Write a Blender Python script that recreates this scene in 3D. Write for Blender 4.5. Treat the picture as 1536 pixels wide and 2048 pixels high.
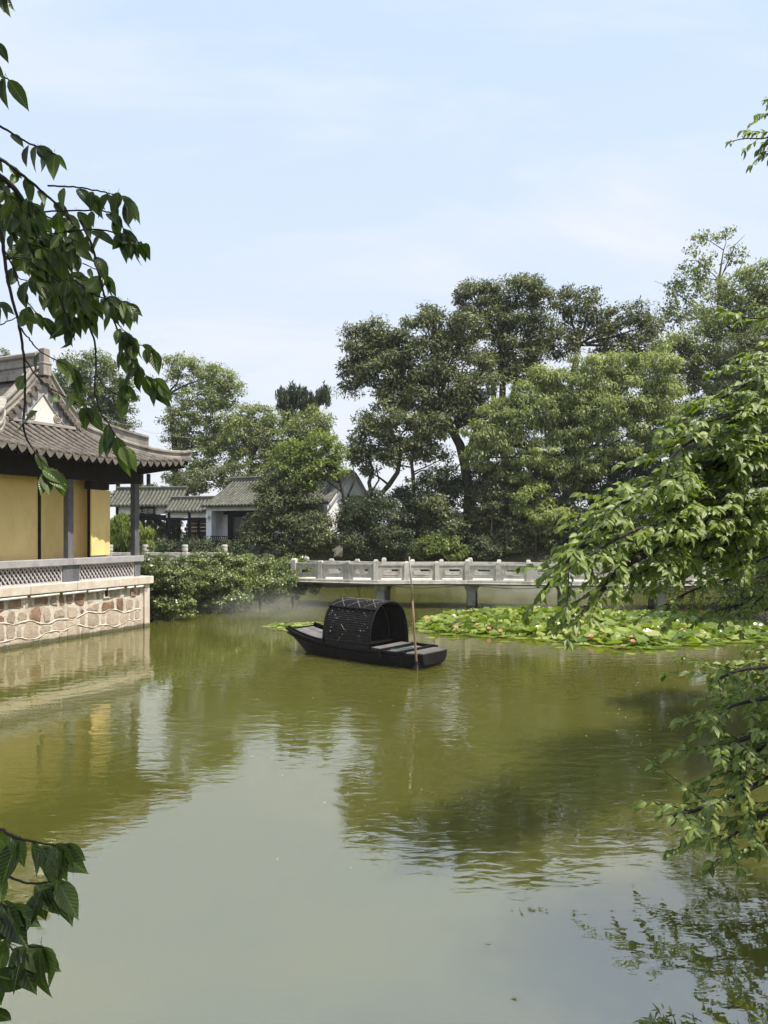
import bpy, math, random
import numpy as np
from mathutils import Vector, Matrix, Quaternion

scene = bpy.context.scene
for o in list(bpy.data.objects):
    bpy.data.objects.remove(o)
COL = scene.collection
R = math.radians

# ------------------------------------------------------------------ camera
FPX, CX, HY, EYE = 1480.0, 768.0, 1058.0, 3.0      # focal length in photo pixels, centre column, horizon row, eye height over water
cam_d = bpy.data.cameras.new("camera")
cam = bpy.data.objects.new("camera", cam_d)
COL.objects.link(cam)
cam.location = (0, 0, EYE)
cam.rotation_euler = (R(90), 0, 0)
cam_d.sensor_fit = 'VERTICAL'
cam_d.sensor_height = 36.0
cam_d.sensor_width = 27.0
cam_d.lens = 36.0 * FPX / 2048.0
cam_d.shift_y = (HY - 1024.0) / 2048.0
cam_d.clip_start = 0.05
cam_d.clip_end = 3000
scene.camera = cam

# ------------------------------------------------------------------ sky and sun
SUN_XY = Vector((0.90, -0.43)).normalized()
SUN_EL = R(61)
SUN = Vector((SUN_XY.x * math.cos(SUN_EL), SUN_XY.y * math.cos(SUN_EL), math.sin(SUN_EL)))
world = bpy.data.worlds.new("World")
scene.world = world
world.use_nodes = True
wn, wl = world.node_tree.nodes, world.node_tree.links
wn.clear()
w_out = wn.new('ShaderNodeOutputWorld')
w_bg = wn.new('ShaderNodeBackground')
w_bg.inputs['Strength'].default_value = 0.15
w_sky = wn.new('ShaderNodeTexSky')
w_sky.sky_type = 'NISHITA'
w_sky.sun_disc = False
w_sky.sun_elevation = SUN_EL
w_sky.sun_rotation = math.atan2(SUN_XY.x, SUN_XY.y)
w_sky.air_density = 1.0
w_sky.dust_density = 2.2
w_sky.ozone_density = 1.0
w_tc = wn.new('ShaderNodeTexCoord')
w_sep = wn.new('ShaderNodeSeparateXYZ')
wl.new(w_tc.outputs['Generated'], w_sep.inputs[0])
w_add = wn.new('ShaderNodeMath'); w_add.operation = 'ADD'; w_add.inputs[1].default_value = 0.22
w_abs = wn.new('ShaderNodeMath'); w_abs.operation = 'ABSOLUTE'
wl.new(w_sep.outputs['Z'], w_abs.inputs[0]); wl.new(w_abs.outputs[0], w_add.inputs[0])
w_div = wn.new('ShaderNodeVectorMath'); w_div.operation = 'DIVIDE'
w_cmb = wn.new('ShaderNodeCombineXYZ')
for k in range(3):
    wl.new(w_add.outputs[0], w_cmb.inputs[k])
wl.new(w_tc.outputs['Generated'], w_div.inputs[0]); wl.new(w_cmb.outputs[0], w_div.inputs[1])
w_map = wn.new('ShaderNodeMapping'); w_map.inputs['Scale'].default_value = (0.75, 1.9, 0.4)
w_map.inputs['Rotation'].default_value = (0, 0, R(14)); w_map.inputs['Location'].default_value = (0.35, 0.3, 0)
wl.new(w_div.outputs[0], w_map.inputs[0])
w_no = wn.new('ShaderNodeTexNoise'); w_no.inputs['Scale'].default_value = 1.5
w_no.inputs['Detail'].default_value = 7; w_no.inputs['Roughness'].default_value = 0.58; w_no.inputs['Distortion'].default_value = 0.5
wl.new(w_map.outputs[0], w_no.inputs['Vector'])
w_rmp = wn.new('ShaderNodeValToRGB')
w_rmp.color_ramp.elements[0].position = 0.46; w_rmp.color_ramp.elements[0].color = (0, 0, 0, 1)
w_rmp.color_ramp.elements[1].position = 0.72; w_rmp.color_ramp.elements[1].color = (0.68, 0.68, 0.68, 1)
wl.new(w_no.outputs['Fac'], w_rmp.inputs[0])
w_mix = wn.new('ShaderNodeMix'); w_mix.data_type = 'RGBA'
w_mix.inputs['Factor'].default_value = 0.88
wl.new(w_sky.outputs[0], w_mix.inputs['A'])
w_hz = wn.new('ShaderNodeValToRGB')       # thin high cloud: creamier low down, where one looks through more of it
w_hz.color_ramp.elements[0].position = 0.0; w_hz.color_ramp.elements[0].color = (0.70, 0.712, 0.745, 1)
w_hz.color_ramp.elements[1].position = 0.55; w_hz.color_ramp.elements[1].color = (0.54, 0.665, 0.885, 1)
wl.new(w_abs.outputs[0], w_hz.inputs[0])
w_sc = wn.new('ShaderNodeVectorMath'); w_sc.operation = 'SCALE'; w_sc.inputs['Scale'].default_value = 5.2
wl.new(w_hz.outputs[0], w_sc.inputs[0]); wl.new(w_sc.outputs[0], w_mix.inputs['B'])
w_cl = wn.new('ShaderNodeMix'); w_cl.data_type = 'RGBA'
wl.new(w_rmp.outputs[0], w_cl.inputs['Factor']); wl.new(w_mix.outputs['Result'], w_cl.inputs['A'])
w_cl.inputs['B'].default_value = (3.85, 3.9, 4.1, 1)
wl.new(w_cl.outputs['Result'], w_bg.inputs['Color'])
wl.new(w_bg.outputs[0], w_out.inputs['Surface'])

sun_d = bpy.data.lights.new("sun", 'SUN')
sun_d.energy = 4.1
sun_d.angle = R(0.6)
sun_d.color = (1.0, 0.94, 0.83)
sun_o = bpy.data.objects.new("sun", sun_d)
COL.objects.link(sun_o)
sun_o.location = SUN * 60
sun_o.rotation_euler = SUN.to_track_quat('Z', 'Y').to_euler()

scene.view_settings.view_transform = 'Standard'
scene.view_settings.look = 'None'
scene.view_settings.exposure = 0.72
scene.view_settings.gamma = 1.0
scene.view_settings.use_curve_mapping = False
scene.render.engine = 'CYCLES'
cy = scene.cycles
cy.max_bounces = 6; cy.diffuse_bounces = 3; cy.glossy_bounces = 3
cy.transmission_bounces = 3; cy.transparent_max_bounces = 6; cy.volume_bounces = 1
cy.caustics_reflective = False; cy.caustics_refractive = False
cy.use_adaptive_sampling = True; cy.adaptive_threshold = 0.018
cy.use_denoising = True
cy.sample_clamp_indirect = 6.0
cy.volume_step_rate = 2.0; cy.volume_max_steps = 96

# ------------------------------------------------------------------ helpers
def W(px, py, D):
    """photo pixel at distance D -> point of the place"""
    return Vector(((px - CX) / FPX * D, D, EYE - (py - HY) / FPX * D))

ORIGIN = {}

def tag(o, label=None, cat=None, group=None, kind=None):
    if label: o['label'] = label
    if cat: o['category'] = cat
    if group: o['group'] = group
    if kind: o['kind'] = kind
    return o

def thing(name, loc, label=None, cat=None, group=None, kind=None):
    o = bpy.data.objects.new(name, None)
    o.empty_display_size = 0.2
    COL.objects.link(o)
    o.location = loc
    ORIGIN[o.name] = Vector(loc)
    return tag(o, label, cat, group, kind)

class MB:
    def __init__(self):
        self.v, self.f = [], []
    def add(self, vs, fs):
        k = len(self.v)
        self.v.extend([tuple(p) for p in vs])
        self.f.extend([tuple(i + k for i in f) for f in fs])
        return self
    def par(self, o, a, b, c):
        """box from a corner and three edge vectors"""
        o, a, b, c = Vector(o), Vector(a), Vector(b), Vector(c)
        if a.cross(b).dot(c) < 0:
            a, b = b, a
        vs = [o, o + a, o + a + b, o + b, o + c, o + a + c, o + a + b + c, o + b + c]
        return self.add(vs, [(0, 3, 2, 1), (4, 5, 6, 7), (0, 1, 5, 4), (1, 2, 6, 5), (2, 3, 7, 6), (3, 0, 4, 7)])
    def box(self, x0, x1, y0, y1, z0, z1):
        return self.par((x0, y0, z0), (x1 - x0, 0, 0), (0, y1 - y0, 0), (0, 0, z1 - z0))
    def bar(self, p0, p1, w, h, up=(0, 0, 1)):
        p0, p1 = Vector(p0), Vector(p1)
        d = (p1 - p0)
        dn = d.normalized()
        s = dn.cross(Vector(up))
        if s.length < 1e-4: s = dn.cross(Vector((1, 0, 0)))
        s.normalize(); t = s.cross(dn).normalized()
        return self.par(p0 - s * w / 2 - t * h / 2, d, s * w, t * h)
    def tube(self, pts, rad, n=8, cap=True):
        pts = [Vector(p) for p in pts]
        if not hasattr(rad, '__len__'): rad = [rad] * len(pts)
        k = len(self.v)
        t0 = (pts[1] - pts[0]).normalized()
        nx = t0.orthogonal().normalized()
        for i, p in enumerate(pts):
            if i == 0: t = t0
            elif i == len(pts) - 1: t = (pts[i] - pts[i - 1]).normalized()
            else: t = (pts[i + 1] - pts[i - 1]).normalized()
            nx = (nx - t * nx.dot(t)).normalized()
            ny = t.cross(nx)
            for j in range(n):
                a = 2 * math.pi * j / n
                self.v.append(tuple(p + (nx * math.cos(a) + ny * math.sin(a)) * rad[i]))
        for i in range(len(pts) - 1):
            for j in range(n):
                j2 = (j + 1) % n
                self.f.append((k + i * n + j, k + i * n + j2, k + (i + 1) * n + j2, k + (i + 1) * n + j))
        if cap:
            self.f.append(tuple(k + j for j in reversed(range(n))))
            self.f.append(tuple(k + (len(pts) - 1) * n + j for j in range(n)))
        return self
    def prism(self, poly, ext):
        poly = [Vector(p) for p in poly]; ext = Vector(ext); n = len(poly)
        nrm = Vector((0, 0, 0))
        for i in range(n): nrm += poly[i].cross(poly[(i + 1) % n])
        if nrm.dot(ext) > 0: poly.reverse()
        vs = poly + [p + ext for p in poly]
        fs = [tuple(range(n)), tuple(reversed(range(n, 2 * n)))]
        for i in range(n):
            j = (i + 1) % n
            fs.append((i, i + n, j + n, j))
        return self.add(vs, fs)
    def sweep(self, prof, path, side, up, cap=True):
        """closed 2-D profile (side, up) carried along a path; side/up: vectors or lists of vectors"""
        k = len(self.v); n = len(prof); m = len(path)
        for i, p in enumerate(path):
            s = Vector(side[i] if isinstance(side, list) else side); u = Vector(up[i] if isinstance(up, list) else up)
            for (a, b) in prof: self.v.append(tuple(Vector(p) + s * a + u * b))
        for i in range(m - 1):
            for j in range(n):
                j2 = (j + 1) % n
                self.f.append((k + i * n + j, k + i * n + j2, k + (i + 1) * n + j2, k + (i + 1) * n + j))
        if cap:
            self.f.append(tuple(k + j for j in reversed(range(n)))); self.f.append(tuple(k + (m - 1) * n + j for j in range(n)))
        return self
    def grid(self, rows):
        k = len(self.v); n = len(rows[0])
        for r in rows:
            self.v.extend([tuple(p) for p in r])
        for i in range(len(rows) - 1):
            for j in range(n - 1):
                self.f.append((k + i * n + j, k + i * n + j + 1, k + (i + 1) * n + j + 1, k + (i + 1) * n + j))
        return self
    def mesh(self, name, origin=(0, 0, 0), smooth=False):
        me = bpy.data.meshes.new(name)
        ox, oy, oz = origin
        me.from_pydata([(a - ox, b - oy, c - oz) for a, b, c in self.v], [], self.f)
        if smooth: me.polygons.foreach_set('use_smooth', [True] * len(me.polygons))
        me.update()
        return me

def mesh_np(name, v, quads):
    """mesh from numpy arrays; quads (m,4) or tris (m,3)"""
    me = bpy.data.meshes.new(name)
    nv, nf, k = len(v), len(quads), quads.shape[1]
    me.vertices.add(nv); me.vertices.foreach_set('co', np.ascontiguousarray(v, dtype=np.float32).ravel())
    me.loops.add(nf * k); me.loops.foreach_set('vertex_index', np.ascontiguousarray(quads, dtype=np.int32).ravel())
    me.polygons.add(nf)
    me.polygons.foreach_set('loop_start', np.arange(0, nf * k, k, dtype=np.int32))
    me.update(calc_edges=True)
    return me

def obj(name, mb, mat, parent=None, smooth=False, bevel=0.0, kind=None, rot_fix=False):
    """one mesh object; its vertices are given in the place's own coordinates"""
    org = ORIGIN.get(parent.name, Vector((0, 0, 0))) if parent else Vector((0, 0, 0))
    me = mb.mesh(name, org, smooth) if isinstance(mb, MB) else mb
    o = bpy.data.objects.new(name, me)
    COL.objects.link(o)
    if mat is not None and not me.materials: me.materials.append(mat)
    if parent:
        o.parent = parent
        ORIGIN[o.name] = org
    if bevel:
        m = o.modifiers.new("edge", 'BEVEL'); m.width = bevel; m.segments = 2; m.limit_method = 'ANGLE'; m.angle_limit = R(40)
    if kind: o['kind'] = kind
    return o

def piece(name, me, parent, mtx):
    """a copy of a shared mesh at a world matrix, as a part of parent"""
    o = bpy.data.objects.new(name, me)
    COL.objects.link(o)
    if parent:
        o.parent = parent
        m = mtx.copy(); m.translation = m.translation - ORIGIN[parent.name]
        o.matrix_local = m
    else:
        o.matrix_world = mtx
    return o

def frame(loc, x, y, z):
    m = Matrix.Identity(4)
    for i in range(3):
        m[i][0], m[i][1], m[i][2], m[i][3] = x[i], y[i], z[i], loc[i]
    return m

# ------------------------------------------------------------------ materials
def nodes_of(name):
    m = bpy.data.materials.new(name)
    m.use_nodes = True
    nt = m.node_tree
    b = nt.nodes.get('Principled BSDF')
    return m, nt.nodes, nt.links, b

def pos_noise(n, l, scale, detail=5, rough=0.6, stretch=(1, 1, 1), dist=0.0, obj_space=False):
    g = n.new('ShaderNodeTexCoord') if obj_space else n.new('ShaderNodeNewGeometry')
    mp = n.new('ShaderNodeMapping'); mp.inputs['Scale'].default_value = stretch
    l.new(g.outputs['Object' if obj_space else 'Position'], mp.inputs[0])
    t = n.new('ShaderNodeTexNoise')
    t.inputs['Scale'].default_value = scale; t.inputs['Detail'].default_value = detail
    t.inputs['Roughness'].default_value = rough; t.inputs['Distortion'].default_value = dist
    l.new(mp.outputs[0], t.inputs['Vector'])
    return t

def ramp(n, l, fac, stops):
    r = n.new('ShaderNodeValToRGB')
    e = r.color_ramp.elements
    while len(e) < len(stops): e.new(0.5)
    for k, (p, c) in enumerate(stops):
        e[k].position = p
        e[k].color = (c[0], c[1], c[2], 1) if hasattr(c, '__len__') else (c, c, c, 1)
    l.new(fac, r.inputs[0])
    return r

def mixc(n, l, fac, a, b, mode='MIX'):
    m = n.new('ShaderNodeMix'); m.data_type = 'RGBA'; m.blend_type = mode
    for s, v in (('Factor', fac), ('A', a), ('B', b)):
        if hasattr(v, 'is_output'): l.new(v, m.inputs[s])
        elif hasattr(v, '__len__'): m.inputs[s].default_value = (v[0], v[1], v[2], 1)
        else: m.inputs[s].default_value = v
    return m.outputs['Result']

def stone(name, c1, c2, scale=3.0, rough=0.85, bump=0.3, bscale=25, stain=None, stain_amt=0.5, stain_scale=1.5,
          stretch=(1, 1, 1), random_tint=0.0, spec=0.3, bdist=0.01, tide=None):
    """a weathered surface: two colours in patches, streaked stains, fine relief"""
    m, n, l, b = nodes_of(name)
    t = pos_noise(n, l, scale, 6, 0.65, stretch)
    c = ramp(n, l, t.outputs['Fac'], [(0.32, c1), (0.68, c2)]).outputs[0]
    if stain:
        t2 = pos_noise(n, l, stain_scale, 8, 0.72, (1, 1, 0.45), 0.6)
        f = ramp(n, l, t2.outputs['Fac'], [(0.48, 0.0), (0.66, stain_amt)]).outputs[0]
        c = mixc(n, l, f, c, stain)
    if random_tint:
        oi = n.new('ShaderNodeObjectInfo')
        rr = ramp(n, l, oi.outputs['Random'], [(0.0, 1 - random_tint), (1.0, 1 + random_tint)])
        c = mixc(n, l, 1.0, c, rr.outputs[0], 'MULTIPLY')
    if tide:
        gg = n.new('ShaderNodeNewGeometry'); ss = n.new('ShaderNodeSeparateXYZ'); l.new(gg.outputs['Position'], ss.inputs[0])
        tn = pos_noise(n, l, 3.5, 6, 0.7)
        aa = n.new('ShaderNodeMath'); aa.operation = 'MULTIPLY_ADD'; l.new(tn.outputs['Fac'], aa.inputs[0]); aa.inputs[1].default_value = -0.13; l.new(ss.outputs['Z'], aa.inputs[2])
        tf = ramp(n, l, aa.outputs[0], [(0.0, 0.85), (0.05, 0.0)]).outputs[0]
        c = mixc(n, l, tf, c, tide)
    l.new(c, b.inputs['Base Color'])
    b.inputs['Roughness'].default_value = rough
    b.inputs['Specular IOR Level'].default_value = spec
    t3 = pos_noise(n, l, bscale, 6, 0.7, stretch)
    bp = n.new('ShaderNodeBump'); bp.inputs['Strength'].default_value = bump; bp.inputs['Distance'].default_value = bdist
    l.new(t3.outputs['Fac'], bp.inputs['Height']); l.new(bp.outputs[0], b.inputs['Normal'])
    return m

def leafy(name, dark, light, trans=0.35, tcol=None, rough=0.5, spec=0.35, per='island', back=None):
    """leaf: colour differs from leaf to leaf, some light passes through"""
    m, n, l, b = nodes_of(name)
    if per == 'island':
        g = n.new('ShaderNodeNewGeometry'); rnd = g.outputs['Random Per Island']
    else:
        g = n.new('ShaderNodeObjectInfo'); rnd = g.outputs['Random']
    mid = [(a + c) / 2 for a, c in zip(dark, light)]
    c = ramp(n, l, rnd, [(0.0, [x * 1.45 for x in dark]), (0.55, [x * 1.5 for x in mid]), (0.95, [x * 1.6 for x in light]), (1.0, [x * 2.0 for x in light])]).outputs[0]
    t = pos_noise(n, l, 0.55, 3, 0.5)
    v = ramp(n, l, t.outputs['Fac'], [(0.3, (0.72, 0.75, 0.75)), (0.7, (1.2, 1.15, 1.05))]).outputs[0]
    c = mixc(n, l, 1.0, c, v, 'MULTIPLY')
    l.new(c, b.inputs['Base Color'])
    b.inputs['Roughness'].default_value = rough
    b.inputs['Specular IOR Level'].default_value = spec
    tr = n.new('ShaderNodeBsdfTranslucent')
    tc = tcol or (1.4, 1.45, 0.65)
    l.new(mixc(n, l, 1.0, c, tc, 'MULTIPLY'), tr.inputs['Color'])
    mx = n.new('ShaderNodeMixShader'); mx.inputs[0].default_value = trans
    l.new(b.outputs[0], mx.inputs[1]); l.new(tr.outputs[0], mx.inputs[2])
    l.new(mx.outputs[0], n['Material Output'].inputs['Surface'])
    return m

def plain(name, c, rough=0.6, spec=0.4, metal=0.0):
    m, n, l, b = nodes_of(name)
    t = pos_noise(n, l, 9, 5, 0.6)
    k = ramp(n, l, t.outputs['Fac'], [(0.3, [x * 0.82 for x in c]), (0.7, [x * 1.12 for x in c])])
    l.new(k.outputs[0], b.inputs['Base Color'])
    b.inputs['Roughness'].default_value = rough; b.inputs['Specular IOR Level'].default_value = spec; b.inputs['Metallic'].default_value = metal
    return m

# ------------------------------------------------------------------ frame of the yellow pavilion (s: towards the camera along its front, b: out over the water)
PO = Vector((-7.26, 22.9, 0))
PU = Vector((0.432, 0.902, 0)).normalized()
PN = Vector((PU.y, -PU.x, 0))
def F(s, b, z): return PO - PU * s + PN * b + Vector((0, 0, z))

# ------------------------------------------------------------------ ground and water
POND = [(-3, 2.7), (4.6, 2.5), (6.9, 4.2), (7.6, 12), (9.5, 18), (14, 23), (19, 29), (16, 36), (9, 38.4), (2, 39), (-3.4, 38.6),
        (-4.4, 33.5), (-5.4, 30), (-6.9, 26.8), (-8.0, 24.2), (-8.2, 22.6), (-12.9, 12.4), (-14, 5), (-9, 2.8)]
def ground_height(X, Y):
    P = np.array(POND); Q = np.roll(P, -1, 0)
    x = X.ravel(); y = Y.ravel()
    inside = np.zeros(x.shape, bool); d2 = np.full(x.shape, 1e9)
    for (ax, ay), (bx, by) in zip(P, Q):
        c = ((ay > y) != (by > y)) & (x < (bx - ax) * (y - ay) / (by - ay + 1e-12) + ax)
        inside ^= c
        t = np.clip(((x - ax) * (bx - ax) + (y - ay) * (by - ay)) / ((bx - ax) ** 2 + (by - ay) ** 2), 0, 1)
        d2 = np.minimum(d2, (x - ax - t * (bx - ax)) ** 2 + (y - ay - t * (by - ay)) ** 2)
    d = np.sqrt(d2) * np.where(inside, -1, 1)
    up = np.clip(d / 1.4, 0, 1); up = up * up * (3 - 2 * up)
    h = np.where(d > 0, up * 1.15, np.clip(d, -1.2, 0))
    far = np.clip((y - 36) / 6, 0, 1)
    hill = 3.3 * np.exp(-((x - 10) / 9.0) ** 2 - ((y - 47) / 6.0) ** 2) + 0.9 * np.exp(-((x + 1) / 6.0) ** 2 - ((y - 45) / 5.0) ** 2)
    rough = 0.10 * np.sin(x * 1.3 + y * 0.7) + 0.07 * np.sin(x * 2.9 - y * 2.1 + 1)
    h = h + np.where(d > 0.2, far * hill + rough * up + np.clip(d - 1.4, 0, 6) * 0.03, 0)
    return h.reshape(X.shape)

def axis(a, b, step, lim):
    mid = list(np.arange(a, b + 1e-6, step)); lo, hi = [], []
    s = step; v = a
    while v > -lim: s *= 1.5; v -= s; lo.append(v)
    s = step; v = b
    while v < lim: s *= 1.5; v += s; hi.append(v)
    return np.array(lo[::-1] + mid + hi)
gx, gy = axis(-24, 28, 0.6, 400), axis(-6, 62, 0.6, 400)
GX, GY = np.meshgrid(gx, gy)
GZ = ground_height(GX, GY)
gv = np.stack([GX.ravel(), GY.ravel(), GZ.ravel()], 1)
nx, ny = len(gx), len(gy)
ii, jj = np.meshgrid(np.arange(nx - 1), np.arange(ny - 1)); k0 = (jj * nx + ii).ravel()
gme = mesh_np('ground', gv, np.stack([k0, k0 + 1, k0 + nx + 1, k0 + nx], 1))
gme.polygons.foreach_set('use_smooth', [True] * len(gme.polygons))
M_ground = stone('earth', (0.045, 0.04, 0.025), (0.05, 0.06, 0.022), 1.2, 0.95, 0.8, 8, stain=(0.085, 0.07, 0.045), stain_amt=0.7, bdist=0.05)
obj('ground', gme, M_ground, kind='structure')
def gz(x, y): return float(ground_height(np.array([[x]]), np.array([[y]]))[0, 0])

def water_material():
    m, n, l, b = nodes_of('pond_water')
    t = pos_noise(n, l, 0.22, 3, 0.5)
    c = ramp(n, l, t.outputs['Fac'], [(0.3, (0.092, 0.095, 0.016)), (0.7, (0.106, 0.108, 0.022))])
    l.new(c.outputs[0], b.inputs['Base Color'])
    b.inputs['Roughness'].default_value = 0.012
    b.inputs['IOR'].default_value = 3.7; b.inputs['Specular Tint'].default_value = (1.0, 0.95, 0.85, 1)
    b.inputs['Subsurface Weight'].default_value = 1.0; b.inputs['Subsurface Radius'].default_value = (1.0, 1.0, 0.6); b.inputs['Subsurface Scale'].default_value = 5.5
    def vmath(op, a, bb):
        q = n.new('ShaderNodeMath'); q.operation = op
        for k, v in enumerate((a, bb)):
            if hasattr(v, 'is_output'): l.new(v, q.inputs[k])
            else: q.inputs[k].default_value = v
        return q.outputs[0]
    patch = ramp(n, l, pos_noise(n, l, 0.16, 2, 0.5, (1, 0.7, 1)).outputs['Fac'], [(0.38, 0.12), (0.62, 1.0)]).outputs[0]
    g = n.new('ShaderNodeNewGeometry'); sp = n.new('ShaderNodeSeparateXYZ'); l.new(g.outputs['Position'], sp.inputs[0])
    # the water lies stiller under the near bank
    near = n.new('ShaderNodeMapRange'); near.inputs['From Min'].default_value = 4.5; near.inputs['From Max'].default_value = 11.0
    near.inputs['To Min'].default_value = 0.22; near.inputs['To Max'].default_value = 1.0
    l.new(sp.outputs['Y'], near.inputs['Value'])
    w1 = pos_noise(n, l, 1.1, 2, 0.5, (0.8, 1.5, 1), 0.4).outputs['Fac']
    w2 = pos_noise(n, l, 4.0, 2, 0.5, (0.75, 1.7, 1), 0.6).outputs['Fac']
    w3 = pos_noise(n, l, 13.0, 2, 0.5, (0.8, 1.5, 1), 0.4).outputs['Fac']
    h = vmath('ADD', vmath('MULTIPLY', w1, 0.55), vmath('ADD', vmath('MULTIPLY', w2, 0.42), vmath('MULTIPLY', w3, 0.06)))
    h = vmath('MULTIPLY', h, vmath('MULTIPLY', patch, near.outputs[0]))
    # rings spreading from a few spots
    def rings(x, y, r, amp, k):
        mp = n.new('ShaderNodeVectorMath'); mp.operation = 'DISTANCE'
        l.new(g.outputs['Position'], mp.inputs[0]); mp.inputs[1].default_value = (x, y, 0)
        d = mp.outputs['Value']
        s = vmath('SINE', vmath('MULTIPLY', d, k), 0)
        f = n.new('ShaderNodeMapRange'); f.inputs['From Min'].default_value = 0.0; f.inputs['From Max'].default_value = r
        f.inputs['To Min'].default_value = amp; f.inputs['To Max'].default_value = 0.0; l.new(d, f.inputs['Value'])
        return vmath('MULTIPLY', s, f.outputs[0])
    for args in ((-6.6, 14.6, 3.6, 0.022, 19), (-1.4, 9.4, 2.2, 0.012, 22), (0.75, 5.32, 0.16, 0.03, 110), (1.8, 10.6, 3.0, 0.035, 21), (-3.0, 15.5, 3.0, 0.018, 19)):
        h = vmath('ADD', h, rings(*args))
    bp = n.new('ShaderNodeBump'); bp.inputs['Strength'].default_value = 1.0; bp.inputs['Distance'].default_value = 0.019
    l.new(h, bp.inputs['Height']); l.new(bp.outputs[0], b.inputs['Normal'])
    return m
M_water = water_material()
wm = MB().box(-26, 30, -4, 44, -9.0, 0.0)
obj('water', wm, M_water, kind='structure')

# ------------------------------------------------------------------ shared materials
M_tile = stone('roof_tile', (0.10, 0.086, 0.072), (0.205, 0.178, 0.15), 6, 0.9, 0.5, 30, stain=(0.075, 0.065, 0.055), stain_amt=0.7, stain_scale=3)
M_tile2 = stone('roof_tile_mossy', (0.085, 0.085, 0.07), (0.19, 0.19, 0.155), 4, 0.9, 0.5, 30, stain=(0.05, 0.055, 0.03), stain_amt=0.7, stain_scale=2.5)
M_pan = stone('roof_pan_tile', (0.05, 0.043, 0.036), (0.12, 0.10, 0.085), 6, 0.95, 0.5, 30)
M_plaster = stone('weathered_plaster', (0.25, 0.225, 0.195), (0.40, 0.36, 0.31), 2.5, 0.9, 0.4, 18, stain=(0.10, 0.092, 0.088), stain_amt=0.85, stain_scale=2.4)
M_white = stone('white_plaster', (0.66, 0.64, 0.59), (0.74, 0.72, 0.665), 1.5, 0.9, 0.15, 25, stain=(0.52, 0.50, 0.46), stain_amt=0.5, stain_scale=1.3)
M_blue = stone('painted_border', (0.30, 0.30, 0.31), (0.52, 0.50, 0.47), 7, 0.9, 0.2, 25, stain=(0.10, 0.11, 0.14), stain_amt=0.9, stain_scale=4)
M_dark = stone('dark_timber', (0.009, 0.0075, 0.009), (0.017, 0.014, 0.015), 5, 0.65, 0.2, 30, stretch=(1, 1, 0.2), spec=0.15)
M_grey = stone('grey_paint', (0.085, 0.085, 0.098), (0.12, 0.119, 0.132), 3, 0.7, 0.15, 20, stain=(0.24, 0.235, 0.24), stain_amt=0.5)
M_rail = stone('rail_stone', (0.29, 0.28, 0.29), (0.40, 0.38, 0.38), 3, 0.8, 0.3, 25, stain=(0.22, 0.21, 0.22), stain_amt=0.6)
M_lat = plain('lattice_grey', (0.46, 0.43, 0.43), 0.85, 0.2)
M_yel = stone('yellow_render', (0.80, 0.585, 0.245), (0.86, 0.645, 0.285), 1.2, 0.9, 0.12, 40, stain=(0.68, 0.49, 0.20), stain_amt=0.75, stain_scale=1.4)
M_cap = stone('cap_stone', (0.52, 0.45, 0.37), (0.66, 0.60, 0.52), 3, 0.9, 0.35, 20, stain=(0.48, 0.33, 0.22), stain_amt=0.6, stain_scale=2, tide=(0.055, 0.055, 0.022))
M_granite = stone('bridge_granite', (0.45, 0.42, 0.375), (0.57, 0.54, 0.485), 5, 0.85, 0.3, 40, stain=(0.23, 0.22, 0.185), stain_amt=0.8, stain_scale=2.2, random_tint=0.10)
M_pier = stone('pier_stone', (0.17, 0.165, 0.155), (0.26, 0.25, 0.235), 4, 0.85, 0.3, 30, stain=(0.07, 0.07, 0.06), stain_amt=0.8, stain_scale=2, tide=(0.055, 0.055, 0.022))
M_mortar = stone('mortar', (0.52, 0.445, 0.37), (0.68, 0.61, 0.53), 4, 0.95, 0.9, 14, stain=(0.30, 0.22, 0.16), stain_amt=0.6, stain_scale=2.5, bdist=0.03, tide=(0.055, 0.055, 0.022))
M_stones = [
    stone('red_brown_stone', (0.19, 0.105, 0.065), (0.34, 0.22, 0.15), 5, 0.9, 0.8, 14, stain=(0.13, 0.09, 0.07), stain_amt=0.7, stain_scale=5, random_tint=0.25, bdist=0.03, tide=(0.055, 0.055, 0.022)),
    stone('tan_stone', (0.34, 0.265, 0.20), (0.50, 0.415, 0.325), 5, 0.9, 0.8, 14, stain=(0.26, 0.19, 0.14), stain_amt=0.6, stain_scale=5, random_tint=0.2, bdist=0.03, tide=(0.055, 0.055, 0.022)),
    stone('washed_stone', (0.38, 0.30, 0.23), (0.54, 0.45, 0.36), 5, 0.9, 0.8, 14, stain=(0.28, 0.20, 0.145), stain_amt=0.65, stain_scale=4, random_tint=0.15, bdist=0.03, tide=(0.055, 0.055, 0.022))]

# ------------------------------------------------------------------ stone terrace under the yellow pavilion
CAPZ = 1.546
terrace = thing('stone_terrace', F(0, 0, 0), 'rubble stone terrace wall with pale coping rising from the pond below the yellow pavilion', 'terrace')
LEN = 11.0
body = MB(); body.par(F(0.16, -0.07, -0.5), -PU * (LEN - 0.16), -PN * 9.0, (0, 0, CAPZ - 0.23 + 0.5))
obj('wall_core', body, M_mortar, terrace)
m = MB(); m.par(F(-0.02, 0.0, -0.5), -PU * 0.22, -PN * 0.24, (0, 0, CAPZ - 0.24 + 0.5))
obj('corner_pillar', m, M_cap, terrace, bevel=0.012)
rng = random.Random(5)
s = -0.1
while s < LEN:
    w = rng.uniform(1.15, 1.6)
    e = min(s + w, LEN)
    m = MB(); m.par(F(s, 0.085 + rng.uniform(-0.004, 0.004), CAPZ - 0.23), -PU * (e - s - 0.008), -PN * 0.8, (0, 0, 0.23))
    obj('coping_slab', m, M_cap, terrace, bevel=0.015)
    s = e
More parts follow.
